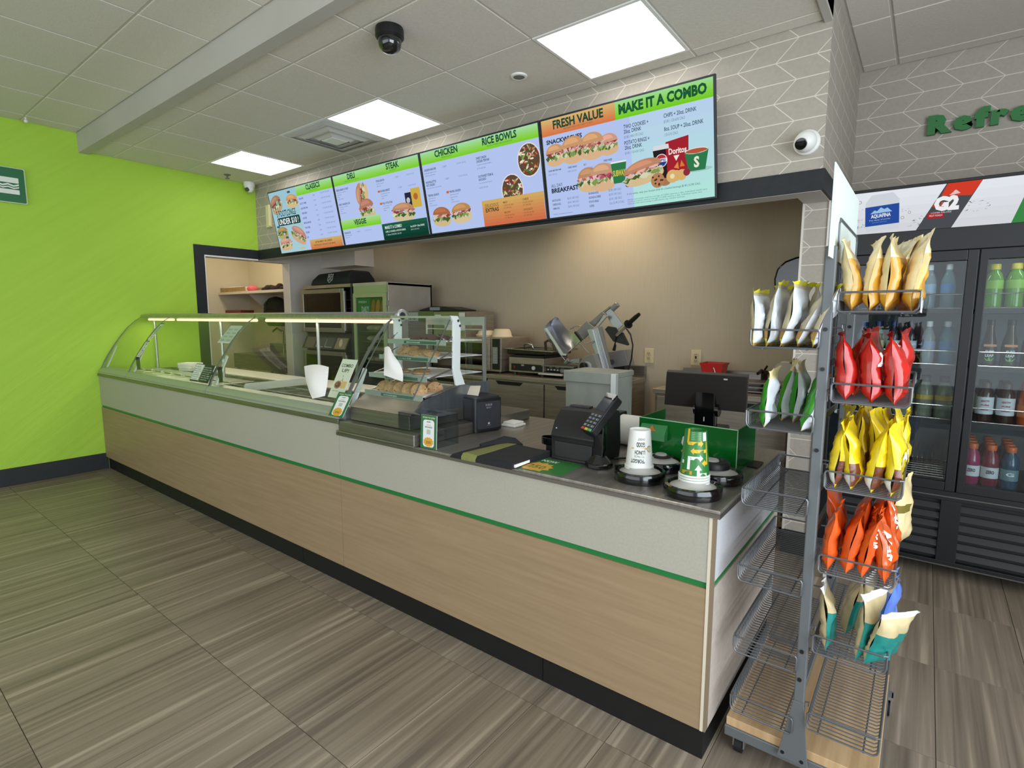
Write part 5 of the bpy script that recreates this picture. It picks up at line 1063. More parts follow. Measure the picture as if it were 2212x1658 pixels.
for k, (x, le, hh) in enumerate(((.070, .02, .165), (.100, .14, .19), (.138, .24, .19), (.176, .30, .192), (.214, .30, .18))):
    bag('silver', (x, .125+.012*(k % 2), 1.359), (0, le, .05*(k-2)), .125, hh, .042, 300+k, 'greige and silver chip bag, %s from the left in the top left basket' % ORD[k], 'greige and silver chip bags')
for k in range(3): bag('silver', (.09+.045*k, .27, 1.359), (0, .1+.05*k, 0), .125, .185, .042, 320+k, 'greige and silver chip bag behind the others, %s from the left, top left basket' % ORD[k], 'greige and silver chip bags')
for k, (x, le, hh, c) in enumerate(((.100, .0, .175, 0), (.205, .42, .165, 0), (.125, .10, .195, 1), (.16, .05, .19, 1), (.20, .05, .185, 1))):
    bag('green', (x, .125+.14*c, 1.117), (0, le, .12 if k == 0 else .0), .125, hh, .044, 340+k, ['green and silver chip bag at the left of the second left basket', 'green and silver chip bag leaning on the post, second left basket', 'green chip bag at the back left of the second left basket', 'green chip bag at the back middle of the second left basket', 'green chip bag at the back beside the post, second left basket'][k], 'green and silver chip bags')
# ------------------------------------------------------------------ back counter and kitchen machines
def worktable(name, label, x0, x1, y0, y1, zt, doors, splash, cat='work table'):
    t = thing(name, label, cat, ((x0+x1)/2, (y0+y1)/2, 0))
    obj('top', G().box(x0, x1, y0, y1, zt-.035, zt), STEEL_W, t, bevel=.004)
    obj('body', G().box(x0+.01, x1-.01, y0+.03, y1-.01, .10, zt-.036), STEEL_W, t)
    if splash: obj('backsplash', G().box(x0, x1, y1-.03, y1-.003, zt, zt+splash), STEEL, t, bevel=.004)
    for a, b in doors:
        d = obj('door', G().box(a, b, y0+.008, y0+.03, .14, zt-.05), STEEL_W, t, bevel=.004)
        obj('handle', G().prism([(0, 0), (.30, 0), (.27, -.03), (.03, -.03)], (a+.10, y0+.006, zt-.05), (1, 0, 0), (0, 0, 1), (0, .004, 0)), BLACK, d)
    for x in (x0+.06, x1-.06):
        for y in (y0+.08, y1-.08): obj('leg', G().cyl((x, y, 0), (x, y, .10), .025), ALU, t)
    return t
WF = worktable('undercounter_fridge', 'steel two-door undercounter fridge with worktop along the back wall', -2.665, -1.40, 2.05, 2.69, .937, ((-2.645, -2.035), (-2.02, -1.43)), .10, 'fridge')
worktable('undercounter_freezer', 'lower steel cabinet left of the undercounter fridge beneath the microwave', -3.42, -2.70, 2.05, 2.69, .915, ((-3.40, -2.745),), 0, 'cabinet')
worktable('steel_table', 'steel table with backsplash at the right end of the back wall', -1.075, -.165, 2.05, 2.69, .937, ((-1.045, -.63), (-.615, -.185)), .105)
# microwave
t = thing('microwave', 'steel microwave oven with a dark glass door on the back counter', 'microwave', (-2.85, 2.38, .937)); x0, x1, y0, y1, z0, z1 = -3.13, -2.556, 2.13, 2.60, .955, 1.262
obj('shell', G().box(x0, x1, y0+.02, y1, z0, z1), STEEL_W, t, bevel=.004)
d = obj('door', G().box(x0, -2.675, y0, y0+.019, z0+.012, z1-.006), STEEL_W, t, bevel=.003)
obj('window', G().box(x0+.03, -2.765, y0-.002, y0+.002, z0+.05, z1-.05), mat('oven_glass', '0b0908', .08, coat=.6), d)
obj('handle', G().tube([(-2.715, y0, 1.20), (-2.715, y0-.03, 1.195), (-2.715, y0-.03, 1.03), (-2.715, y0, 1.025)], .009, 8), CHROME, d, 50)
obj('control_panel', G().box(-2.645, -2.572, y0, y0+.02, z0+.02, z1-.01), BLACK, t, bevel=.002)
obj('keypad', G().box(-2.637, -2.582, y0-.002, y0+.001, z0+.075, z1-.085), mat('keypad_grey', '9b9c96', .4), t); A = Art()
for r in range(6):
    for c in range(2): A.rect(.004+.026*c, .006+.023*r, .026+.026*c, .024+.023*r, '84857f')
A.build('keys', t, (-2.637, y0-.0021, z0+.077), (1, 0, 0), (0, 0, 1)); obj('readout', G().box(-2.637, -2.582, y0-.002, y0+.001, z1-.075, z1-.02), mat('readout', '101418', .15), t)
for x in (x0+.05, x1-.05): obj('foot', G().cyl((x, 2.2, .937), (x, 2.2, .956), .015).cyl((x, 2.54, .937), (x, 2.54, .956), .015), BLACK, t)
FIB = mat('fibre_bowl', 'e0cfae', .8)
for x, r, h, lb in ((-2.885, .094, .058, 'pale fibre bowls stacked flat on the microwave, left'), (-2.69, .10, .075, 'pale fluted fibre bowl upside down on the microwave, right')):
    t = thing('fibre_bowl', lb, 'bowl', (x, 2.33, 1.263))
    g = G(); rings = []
    for rr, z in ((r, 0), (r*1.02, .006), (r*.93, .010), (r*.86, h*.55), (r*.72, h*.93), (r*.62, h), (.002, h)):
        rings.append([Vector((x+rr*(1+.02*(k % 2)*(.01 < z < h*.95))*math.cos(2*PI*k/24), 2.33+rr*(1+.02*(k % 2)*(.01 < z < h*.95))*math.sin(2*PI*k/24), 1.263+z)) for k in range(24)])
    g.loft(rings, 0, True, True); obj('bowl', g, FIB, t, 50)
    if r < .1: obj('bowl', G().lathe([(r*1.03, .012), (r*1.05, .017), (r*1.0, .022)], (x, 2.33, 1.263), 24), FIB, t, 50)
# panini press
t = thing('panini_press', 'steel and black panini press on the back counter beside the microwave', 'panini press', (-2.29, 2.35, .937)); x0, x1, y0, y1 = -2.475, -2.10, 2.16, 2.55
obj('body', G().box(x0, x1, y0, y1, .965, 1.095), STEEL_W, t, bevel=.004); obj('control_panel', G().box(x0+.03, x1-.012, y0-.004, y0+.002, .98, 1.04), BLACK, t)
obj('dial', G().cyl((-2.20, y0-.004, 1.01), (-2.20, y0-.014, 1.01), .017, n=18), mat('dial_pale', 'c9c8c0', .4), t, 40); obj('switch', G().box(-2.42, -2.40, y0-.008, y0-.003, .998, 1.02), mat('switch_red', '7a2a24', .4), t); obj('badge', G().box(-2.335, -2.305, y0-.006, y0-.003, 1.022, 1.036), mat('keypad_grey', '9b9c96', .4), t)
obj('lower_plate', G().box(x0+.01, x1-.01, y0+.01, y1, 1.096, 1.115), BLACK, t); obj('upper_plate', G().box(x0-.02, x1+.03, y0-.005, y1+.01, 1.122, 1.165), mat('press_black', '1c1816', .25), t, bevel=.01)
obj('lid_rail', G().tube([(x0-.03, y0-.02, 1.168), (x1+.10, y0-.02, 1.160), (x1+.10, y1, 1.165), (x0-.03, y1, 1.170)], .007, 8, 0, True), CHROME, t, 50)
for xx in (-2.28, -2.06): obj('handle', G().tube([(xx-.045, y0+.04, 1.168), (xx-.04, y0+.02, 1.21 if xx < -2.2 else 1.235), (xx+.0, y0+.01, 1.222 if xx < -2.2 else 1.255), (xx+.04, y0+.02, 1.21 if xx < -2.2 else 1.235), (xx+.045, y0+.04, 1.168)], .008 if xx < -2.2 else .012, 8), CHROME if xx < -2.2 else mat('bronze', '4a3c30', .35), t, 50)
for x in (x0+.04, x1-.04): obj('foot', G().cyl((x, y0+.04, .937), (x, y0+.04, .966), .02).cyl((x, y1-.04, .937), (x, y1-.04, .966), .02), BLACK, t)
# scale
t = thing('counter_scale', 'black portion scale with a pale keypad on the back counter', 'scale', (-2.0, 2.22, .937))
obj('base', G().box(-2.12, -1.86, 2.16, 2.42, .955, .985), BLACK, t, bevel=.006); obj('keypad', G().prism([(0, 0), (.0, .01), (.055, .022), (.055, .0)], (-2.14, 2.135, .962), (0, 1, 0), (0, 0, 1), (.235, 0, 0)), mat('keypad_white', 'cfccc2', .4), t)
obj('panel', G().prism([(0, 0), (.24, 0), (.225, .05), (.03, .05)], (-2.12, 2.20, .99), (1, 0, 0), (0, .1, 1), (0, .006, 0)), BLACK, t); A = Art()
for k, s in enumerate(('0.00', 'TARE', 'ON')): A.text(s, .05+.06*k, .028, .012, 'd8d8d2', .02)
for k in range(6): A.rect(.03+.032*k, .006, .048+.032*k, .018, 'c4c4bc')
A.build('keys', t, (-2.12, 2.1995, .99), (1, 0, 0), (0, .1, 1)); obj('platform', G().box(-2.12, -1.80, 2.15, 2.44, 1.03, 1.045).box(-1.99, -1.93, 2.27, 2.33, .98, 1.03), STEEL, t, bevel=.004); obj('foot', G().cyl((-2.03, 2.2, .937), (-2.03, 2.2, .956), .03, .015), BLACK, t)
# meat slicer
def W2(u, v, y=2.3):   # outline helper: photo pixel on the plane of depth y
    d = fw+rt*((u-1106)/F_PX)-up*((v-829)/F_PX); k = (y-CAM.y)/d.y; return CAM+d*k
t = thing('meat_slicer', 'large aluminium meat slicer with a slanted tray on the back counter', 'meat slicer', (-1.72, 2.35, .937)); SA = mat('cast_aluminium', 'a2a2a4', .34, .75); SB = mat('bright_aluminium', 'b9bcc2', .25, .85); SD = mat('slicer_grey', '8f8c88', .45, .4)
dY = Vector((0, .012, 0))
def plate(pts, y, d, M, name, bev=.002): o = obj(name, G().loft([[W2(u, v, y) for u, v in pts], [W2(u, v, y)+Vector((0, d, 0)) for u, v in pts]]), M, t, bevel=bev); return o
obj('base', G().box(-1.95, -1.46, 2.18, 2.55, .955, 1.02), SD, t, bevel=.01)
for x in (-1.93, -1.48): obj('foot', G().cyl((x, 2.22, .937), (x, 2.22, .956), .02).cyl((x, 2.5, .937), (x, 2.5, .956), .02), BLACK, t)
plate([(1248, 787), (1262, 770), (1276, 765), (1283, 765), (1297, 812), (1247, 812)], 2.16, .30, SD, 'housing', .004)
plate([(1268, 712), (1291, 707), (1318, 805), (1300, 808)], 2.24, .05, SB, 'gauge_plate'); plate([(1279, 713), (1281, 712), (1307, 805), (1304, 806)], 2.225, .012, mat('edge_white', 'e2e4e6', .2, .5), 'gauge_edge', 0)
plate([(1291, 707), (1299, 705), (1321, 804), (1318, 805)], 2.245, .02, SD, 'gauge_side', 0)
# food tray: sloping trough of bent sheet
rows = [[W2(1200, 684, 2.28), W2(1187, 694, 2.34), W2(1174, 707, 2.20)], [W2(1205, 686, 2.30), W2(1192, 704, 2.34), W2(1178, 720, 2.20)], [W2(1220, 706, 2.30), W2(1208, 735, 2.34), W2(1190, 745, 2.20)], [W2(1236, 722, 2.30), W2(1228, 756, 2.30), W2(1212, 763, 2.18)], [W2(1244, 716, 2.30), W2(1238, 752, 2.28), W2(1224, 764, 2.18)], [W2(1268, 694, 2.30), W2(1262, 727, 2.28), W2(1256, 736, 2.20)], [W2(1283, 708, 2.30), W2(1277, 713, 2.28), W2(1262, 729, 2.22)]]
obj('tray', G().sheet([r for r in rows], (0, .004, -.003)), SB, t, 50)
plate([(1244, 718), (1267, 693), (1284, 709), (1262, 732)], 2.27, .008, SD, 'tray_wing'); plate([(1176, 709), (1180, 708), (1216, 763), (1224, 764), (1222, 768), (1212, 767)], 2.17, .006, mat('edge_white', 'e2e4e6', .2, .5), 'tray_lip', 0)
plate([(1272, 697), (1300, 673), (1305, 678), (1283, 705)], 2.33, .02, SD, 'slide_arm'); plate([(1288, 704), (1303, 680), (1310, 684), (1291, 706)], 2.30, .02, SB, 'slide_arm')
plate([(1305, 673), (1318, 663), (1346, 702), (1330, 716)], 2.36, .012, SB, 'pusher_arm'); obj('arm_rod', G().cyl(W2(1302, 676, 2.36), W2(1320, 662, 2.36), .010), CHROME, t, 40); obj('arm_knob', G().cyl(W2(1322, 668, 2.37), W2(1335, 656, 2.37), .024, n=16), SD, t, 40, bevel=.006)
plate([(1306, 711), (1313, 704), (1329, 707), (1334, 715), (1345, 718), (1358, 744), (1355, 746), (1324, 737)], 2.22, .02, mat('pusher_black', '232322', .5), 'pusher', .003)
obj('pusher_rod', G().cyl(W2(1332, 724, 2.21), W2(1356, 701, 2.16), .012), ALU, t, 40); obj('grip_guard', G().cyl(W2(1356, 701, 2.16), W2(1358, 699, 2.155), .034, n=20), BLACK, t, 40); obj('grip', G().tube([W2(1358, 699, 2.155), W2(1364, 693, 2.14), W2(1374, 684, 2.12), W2(1381, 678, 2.11)], [.016, .018, .017, .013], 10), BLACK, t, 50)
obj('tray_handle', G().tube([W2(1243, 717, 2.19), W2(1257, 735, 2.18)], .013, 10), BLACK, t, 50); obj('handle_rod', G().tube([W2(1240, 708, 2.2), W2(1243, 716, 2.19), W2(1258, 736, 2.18), W2(1264, 743, 2.18), W2(1282, 735, 2.22)], .005, 8), SD, t, 50); obj('hook_rod', G().tube([W2(1231, 711, 2.26), W2(1240, 706, 2.25), W2(1248, 703, 2.26), W2(1256, 705, 2.27)], .004, 6), SD, t, 50)
obj('link_rod', G().cyl(W2(1252, 742, 2.3), W2(1272, 762, 2.3), .004), ALU, t); obj('tray_leg', G().tube([W2(1204, 757, 2.22), W2(1224, 782, 2.24), W2(1250, 776, 2.3)], .007, 8), SB, t, 50); obj('leg_block', G().cyl(W2(1222, 783, 2.24), W2(1228, 777, 2.24), .02, n=14), SB, t, 40)
plate([(1228, 776), (1251, 774), (1251, 784), (1226, 785)], 2.26, .05, SB, 'carriage_bar')
K = W2(1261, 792, 2.14); obj('knob_ring', G().cyl(K+Vector((.02, .016, .002)), K+Vector((.02, .03, .002)), .040, n=28), mat('edge_white', 'e2e4e6', .2, .1), t, 40); obj('index_knob', G().cyl(K+Vector((-.008, -.02, 0)), K+Vector((.008, .016, 0)), .036, n=28), BLACK, t, 40, bevel=.006)
plate([(1308, 761), (1349, 755), (1358, 789), (1319, 794)], 2.40, .12, SD, 'motor_cover', .004); plate([(1318, 794), (1349, 789), (1350, 806), (1321, 808)], 2.42, .10, BLACK, 'motor_base'); K = W2(1316, 781, 2.33); obj('lock_knob', G().cyl(K, K+Vector((.04, -.03, 0)), .022, n=14), BLACK, t, 40)
obj('cord', G().tube([W2(1352, 708, 2.30), W2(1362, 722, 2.32), W2(1367, 745, 2.34), W2(1364, 775, 2.36), W2(1357, 800, 2.38), W2(1345, 814, 2.36), W2(1335, 818, 2.3)], .006, 8), BLACK, t, 60); obj('plug_cord', G().tube([W2(1332, 722, 2.20), W2(1330, 735, 2.22), W2(1328, 745, 2.24)], .006, 8), BLACK, t, 60); obj('plug', G().tube([W2(1329, 744, 2.24), W2(1326, 756, 2.25)], [.010, .014], 8), BLACK, t, 60)
# red bucket and tap area on the right table
t = thing('red_bucket', 'red square plastic bucket standing on the table behind the till screen', 'bucket', (-.775, 2.48, .937)); RB = mat('red_plastic', 'b3201c', .35)
def sq(c, h, z, hy=None): hy = hy or h; return [Vector((c[0]-h, c[1]-hy, z)), Vector((c[0]+h, c[1]-hy, z)), Vector((c[0]+h, c[1]+hy, z)), Vector((c[0]-h, c[1]+hy, z))]
g = G(); c = (-.775, 2.48); g.loft([sq(c, .058, .938), sq(c, .080, 1.108), sq(c, .075, 1.108), sq(c, .054, .945)], 0, True, True); obj('pail', g, RB, t, bevel=.004); obj('rim', G().loft([sq(c, .082, 1.094), sq(c, .084, 1.11), sq(c, .0765, 1.11), sq(c, .0765, 1.094)], 0, True, False), RB, t); obj('bail', G().tube([(-.775+.02, 2.395, 1.08), (-.765+.03, 2.393, 1.03), (-.745+.04, 2.396, .99)], .003, 6), WHITE, t, 50)
t = thing('sink_tap', 'small dark tap at the right end of the back table', 'tap', (-.44, 2.55, .937)); obj('body', G().lathe([(.035, 0), (.034, .05), (.022, .06), (.022, .10), (.03, .11), (.02, .13)], (-.44, 2.55, .937), 18), mat('tap_dark', '3b352f', .3, .5), t, 40); obj('spout', G().tube([(-.44, 2.55, 1.04), (-.45, 2.50, 1.07), (-.46, 2.44, 1.05)], .011, 8), mat('tap_dark', '3b352f', .3, .5), t, 50); obj('lever', G().tube([(-.44, 2.55, 1.07), (-.42, 2.53, 1.10)], .007, 8), mat('tap_dark', '3b352f', .3, .5), t, 50)
t = thing('towel_box', 'pale rounded box on the back table near the patterned pier', 'box', (-.30, 2.56, .937)); obj('box', G().prism(rrect(-.06, 0, .06, .19, .03), (-.30, 2.48, .938), (1, 0, 0), (0, 0, 1), (0, .15, 0)), mat('pinkish_white', 'cdbfb2', .5), t, 30); obj('cap', G().box(-.33, -.27, 2.5, 2.6, 1.128, 1.14), OFFW, t, bevel=.004)
t = thing('steel_rack', 'low steel pan rack on the table behind the green chip bags', 'rack', (-.37, 2.3, .937))
for k in range(3): obj('bar', G().box(-.52, -.20, 2.20, 2.40, .945+.03*k, .953+.03*k), STEEL, t)
obj('upright', G().box(-.525, -.515, 2.2, 2.4, .9375, 1.02), STEEL, t); obj('upright', G().box(-.205, -.195, 2.2, 2.4, .9375, 1.02), STEEL, t)
t = thing('wall_dryer', 'glossy black rounded dispenser on the patterned pier side', 'dispenser', (-.28, 2.63, 1.66)); P = [(-.16, 0), (-.165, .08), (-.15, .15), (-.10, .20), (-.03, .225), (.06, .24), (.06, .10), (-.02, 0)]
obj('shell', G().prism(P, (-.262, 2.60, 1.64), (1, 0, 0), (0, 0, 1), (0, .095, 0)), BLACKG, t, 40, bevel=.015)
# rapid oven behind the pastry case
t = thing('speed_oven', 'steel counter oven with a green front panel and small display', 'oven', (-3.6, 2.4, .93)); x0, x1 = -4.02, -3.02
obj('body', G().box(x0+.02, x1, 2.20, 2.62, 1.06, 1.50), STEEL_W, t, bevel=.004); obj('green_panel', G().box(x0, -3.45, 2.18, 2.20, 1.40, 1.505), mat('oven_green', '5a6b34', .4), t, bevel=.003); obj('front', G().box(-3.445, x1, 2.182, 2.20, 1.08, 1.50), STEEL, t, bevel=.003); obj('door', G().box(x0+.02, -3.46, 2.175, 2.198, 1.09, 1.39), STEEL_D, t, bevel=.003)
obj('display', G().box(-3.83, -3.66, 2.172, 2.182, 1.405, 1.495), mat('display_grey', '9aa39a', .2), t); A = Art(); [A.text(s, .012+.028*k, .02, .03, '5d6b60', .02, w=.02) for k, s in enumerate('1|8|1')]; A.build('display_text', t, (-3.82, 2.1715, 1.41), (1, 0, 0), (0, 0, 1))
A = Art(); [A.rect(*r, 'd5d2ca') for r in ((.02, .31, .10, .37), (.28, .27, .42, .33), (.15, .22, .42, .29), (.34, .33, .42, .39))]; A.build('notes', t, (-3.44, 2.1815, 1.10), (1, 0, 0), (0, 0, 1)); obj('leg', G().box(x0+.08, x0+.12, 2.25, 2.58, .915, 1.06).box(x1-.12, x1-.08, 2.25, 2.58, .915, 1.06), BLACK, t)
o = worktable('oven_table', 'steel table under the green fronted oven', -4.05, -3.43, 2.08, 2.69, .913, (), 0)
t = thing('ring_binder', 'black ring binder lying on top of the green fronted oven', 'binder', (-3.45, 2.35, 1.505)); obj('cover', G().prism([(-.27, 0), (.30, 0), (.30, .012), (.10, .045), (-.08, .05), (-.27, .014)], (-3.45, 2.25, 1.506), (1, 0, 0), (0, 0, 1), (0, .24, 0)), BLACK, t, 30); obj('pages', G().box(-3.56, -3.42, 2.245, 2.47, 1.514, 1.545), mat('binder_grey', '8d8f92', .5), t)
# upright bread cabinet with green trim and glass door
t = thing('bread_cabinet', 'tall steel bread cabinet with green trim and a glass door of rolls', 'cabinet', (-4.08, 2.2, 0)); x0, x1, y0, y1 = -4.35, -3.81, 1.90, 2.52; TG = mat('trim_green', '9aa878', .4)
obj('side_panel', G().box(x1-.02, x1, y0+.02, y1, .08, 1.79), noisy('side_white_steel', 'b3aca0', 'bfb8ac', (6, 6, 6), .4, .3), t, bevel=.004); obj('side_panel', G().box(x0, x0+.02, y0+.02, y1, .08, 1.79), STEEL, t); obj('back_panel', G().box(x0, x1, y1-.02, y1, .08, 1.79), STEEL_D, t); obj('top_panel', G().box(x0, x1, y0, y1, 1.765, 1.795), noisy('side_white_steel', 'b3aca0', 'bfb8ac', (6, 6, 6), .4, .3), t); obj('base', G().box(x0, x1, y0+.02, y1, .0, .10), DKGREY, t)
obj('header_panel', G().box(x0+.01, x1, y0, y0+.015, 1.69, 1.765), TG, t)
d = obj('door', G().box(x0+.01, x0+.05, y0-.012, y0+.012, .12, 1.69).box(x1-.05, x1-.005, y0-.012, y0+.012, .12, 1.69).box(x0+.05, x1-.05, y0-.012, y0+.012, 1.645, 1.69).box(x0+.05, x1-.05, y0-.012, y0+.012, .12, .17), TG, t, bevel=.003)
obj('door_glass', G().box(x0+.05, x1-.05, y0-.002, y0+.002, .17, 1.645), GLASS2, d); obj('hinge', G().box(x1-.012, x1+.008, y0-.016, y0+.02, 1.56, 1.61), ALU, d)
A = Art(); A.rect(0, 0, .43, .185, '2f5a2f'); A.up(); A.rect(0, .0, .21, .185, '2f7a44'); A.up(); A.text('FRESH', .02, .135, .022, 'c8dcc0', .02, w=.13); A.text('DAILY', .07, .04, .06, 'cfe0cc', .04, w=.12)
for k in range(3): A.disc(.255+.075*k, .085, .032, ['a06a34', 'b37c40', '9a6430'][k], .085, 14, -.2)
A.build('poster', d, (x0+.055, y0+.012, 1.455), (1, 0, 0), (0, 0, 1))
for k, z in enumerate((1.43, 1.30, 1.19, 1.08, .97, .86, .75)):
    obj('wire_shelf', G().box(x0+.03, x1-.03, y0+.06, y1-.05, z-.006, z), STEEL, t)
    if k < 5:
        for j in range(4):
            r = obj('roll', G().sphere((x0+.10+.115*j, y0+.17, z+.031), .052, 12, 8, 0, (1, 1.5, .6)), noisy('raw_dough', 'b8a684', 'c9b897', (9, 9, 9), .7), None, 60); tag(r, 'pale bread roll in the glass bread cabinet, %s from the left on the %s shelf' % (ORD[j], ORD[k]), 'bread roll', 'bread rolls in the cabinet')
# tall oven at the left
t = thing('bread_oven', 'tall dark steel bread oven with two glass doors at the left of the kitchen', 'oven', (-4.95, 2.2, 0)); x0, x1, y0, y1 = -5.36, -4.43, 1.93, 2.60; FR = mat('door_frame_steel', '969288', .32, .7)
obj('back_shell', G().box(x0+.03, x1, y1-.03, y1, .05, 1.80), STEEL_D, t); obj('side_shell', G().box(x1-.03, x1, y0+.02, y1-.03, .05, 1.80), CHAR, t); obj('side_shell', G().box(x0+.03, x0+.06, y0+.02, y1-.03, .05, 1.80), STEEL_D, t); obj('top_shell', G().box(x0+.03, x1, y0, y1, 1.765, 1.80), STEEL_W, t); obj('middle_shell', G().box(x0+.06, x1-.03, y0+.02, y1-.03, 1.07, 1.27), BLACK, t); obj('base', G().box(x0+.03, x1, y0+.02, y1, 0, .20), DKGREY, t)
for z0, z1, gl in ((1.275, 1.755, 'oven_glass_a'), (.22, 1.065, 'oven_glass_b')):
    d = obj('door', G().box(x0, x0+.055, y0-.02, y0, z0, z1).box(x1-.16, x1-.105, y0-.02, y0, z0, z1).box(x0+.055, x1-.16, y0-.02, y0, z1-.05, z1).box(x0+.055, x1-.16, y0-.02, y0, z0, z0+.05), FR, t, bevel=.006)
    obj('door_glass', G().box(x0+.055, x1-.16, y0-.012, y0-.006, z0+.05, z1-.05), glass(gl, (.42, .38, .34), .0, 1.4), d)
    obj('latch', G().box(x1-.10, x1-.075, y0-.03, y0-.005, z0+.02, z1-.03), ALU, d, bevel=.004)
    for k in range(4): obj('oven_rack', G().box(x0+.07, x1-.05, y0+.05, y1-.06, z0+.08+(z1-z0-.12)*k/4, z0+.086+(z1-z0-.12)*k/4), STEEL_D, t)
A = Art(); A.rect(0, 0, .5, .30, '6d5c4c'); A.up()
for k, s in enumerate(('BREAD BAKE GUIDE', 'ITALIAN  9 GRAIN', 'PROOF 30  BAKE 12', 'HERB & CHEESE', 'COOL 15 MIN')): A.text(s, .05+.02*(k % 2), .24-.05*k, .018, '46372c', .01, w=.26+.03*(k % 3))
A.build('baking_notice', t, (x0+.10, y0+.015, 1.36), (1, 0, 0), (0, 0, 1))
P = [(0, 0), (.055, .11), (.055, .12), (0, .12)]; pn = obj('control_panel', G().prism([(-.045, 0), (.02, .135), (.02, 0)], (x0+.03, y0, 1.09), (0, 1, 0), (0, 0, 1), (x1-x0-.09, 0, 0)), BLACK, t)
ux, uy = Vector((1, 0, 0)), Vector((0, .065, .135)).normalized(); A = Art(); A.rect(.02, .01, .20, .14, '5f564a'); A.rect(.21, .01, .58, .14, '26282b'); A.up(); A.rect(.60, .01, .80, .14, '8a7764'); A.up()
for u in (.24, .41): A.poly(rrect(u, .02, u+.15, .13, .02), 'a9abac'); A.up(); A.poly(rrect(u+.008, .028, u+.158, .138, .02), '3d4348'); A.up()
A.disc(.69, .08, .03, 'cbb49a', .05, 12, .4); A.build('panel_print', t, (x0+.05, y0-.045, 1.09), ux, uy)
# cooler bag on the oven
t = thing('cooler_bag', 'dark flat-sided bag with a white shield badge on top of the tall oven', 'bag', (-4.9, 2.15, 1.80)); c = Vector((-4.86, 2.15, 1.802))
g = G().loft([[c+Vector((-.36, -.20, 0)), c+Vector((.37, -.20, 0)), c+Vector((.37, .18, 0)), c+Vector((-.36, .18, 0))], [c+Vector((-.33, -.19, .06)), c+Vector((.35, -.19, .07)), c+Vector((.35, .17, .07)), c+Vector((-.33, .17, .06))], [c+Vector((-.30, -.12, .135)), c+Vector((.32, -.12, .155)), c+Vector((.32, .12, .155)), c+Vector((-.30, .12, .135))]])
obj('bag', g, noisy('bag_black', '14181a', '1c2123', (60, 60, 60), .7), t, bevel=.02); A = Art(); sh = [(-.05, .105), (-.02, .098), (0, .108), (.02, .098), (.05, .105), (.048, .03), (.0, .0), (-.048, .03)]; A.poly(sh, 'b9bcba'); A.up(); A.poly([(u*.82, .008+v*.84) for u, v in sh], '23282a'); A.up(); A.poly([(-.03, .03), (-.02, .025), (.032, .075), (.022, .085)], 'b9bcba'); A.poly([(-.03, .055), (.0, .085), (-.03, .085)], 'b9bcba'); A.poly([(.03, .05), (.005, .028), (.03, .032)], 'b9bcba')
A.build('badge', t, c+Vector((.03, -.206, .018)), (1, 0, 0), Vector((0, .30, 1)).normalized())
# bulkhead over the left kitchen
struct('wall_bulkhead', G().box(-L_, -5.0, 2.42, 2.70, 2.06, 2.9), WHITEP)
# ---- wash nook beyond the green wall
t = thing('nook_shelf', 'long pale wall shelf in the wash nook beyond the doorway', 'shelf', (-6.9, 2.35, 1.77)); obj('board', G().box(-7.875, -5.93, 2.12, 2.585, 1.765, 1.80), OFFW, t, bevel=.003)
for x in (-7.2, -6.3): obj('bracket', G().prism([(0, 0), (-.36, 0), (0, -.30)], (x, 2.585, 1.764), (0, 1, 0), (0, 0, 1), (.015, 0, 0)), OFFW, t)
t = thing('cardboard_tray', 'low brown cardboard tray of papers on the nook shelf', 'tray', (-7.5, 2.25, 1.80)); obj('tray', G().box(-7.84, -7.12, 2.14, 2.15, 1.801, 1.865).box(-7.84, -7.12, 2.40, 2.41, 1.801, 1.865).box(-7.84, -7.83, 2.15, 2.40, 1.801, 1.865).box(-7.84, -7.12, 2.15, 2.40, 1.801, 1.806), noisy('cardboard', '9c8256', 'ab9063', (20, 20, 20), .8), t); obj('papers', G().box(-7.80, -7.3, 2.16, 2.39, 1.807, 1.875), PAPER, t, bevel=.01)
t = thing('pink_cloth', 'crumpled pink cloth on the nook shelf', 'cloth', (-7.02, 2.2, 1.80)); obj('cloth', G().sphere((-7.02, 2.2, 1.835), .10, 12, 8, 0, (1.1, .6, .5)), noisy('pink_fabric', 'd9626a', 'e2757c', (30, 30, 30), .8), t, 60)
t = thing('dark_cloth', 'heap of dark brown cloth on the nook shelf', 'cloth', (-6.45, 2.2, 1.80)); g = G(); [g.sphere((-6.68+.075*k, 2.2, 1.815+.012*(k % 3)), .055, 10, 6, 0, (1.2, .8, .6 + .25*(k % 2))) for k in range(7)]; obj('cloth', g, noisy('maroon_fabric', '2a1618', '341c1e', (30, 30, 30), .85), t, 60)
t = thing('backpack', 'dark green backpack hanging under the nook shelf', 'backpack', (-6.8, 2.45, 1.30)); obj('pack', G().loft([[Vector((-6.82+a*.25*s*c1, 2.42+.10*s*s1, z)) for c1, s1 in [(math.cos(2*PI*i/16), math.sin(2*PI*i/16)) for i in range(16)]] for a, s, z in ((1, .75, 1.32), (1.1, .98, 1.38), (1.1, 1, 1.55), (1., .92, 1.66), (.85, .6, 1.71), (.8, .1, 1.73))]), noisy('pack_green', '1d2119', '272c22', (30, 30, 30), .8), t, 60); obj('pocket', G().loft([[Vector((-6.85+.16*s*math.cos(2*PI*i/14), 2.35+.05*s*math.sin(2*PI*i/14), z)) for i in range(14)] for s, z in ((.6, 1.36), (1, 1.40), (1, 1.52), (.6, 1.56))]), noisy('pack_green', '1d2119', '272c22', (30, 30, 30), .8), t, 60); obj('strap', G().tube([(-6.95, 2.40, 1.70), (-6.9, 2.3, 1.62), (-6.92, 2.30, 1.50)], .014, 6), mat('pack_strap', '3c4436', .8), t, 60)
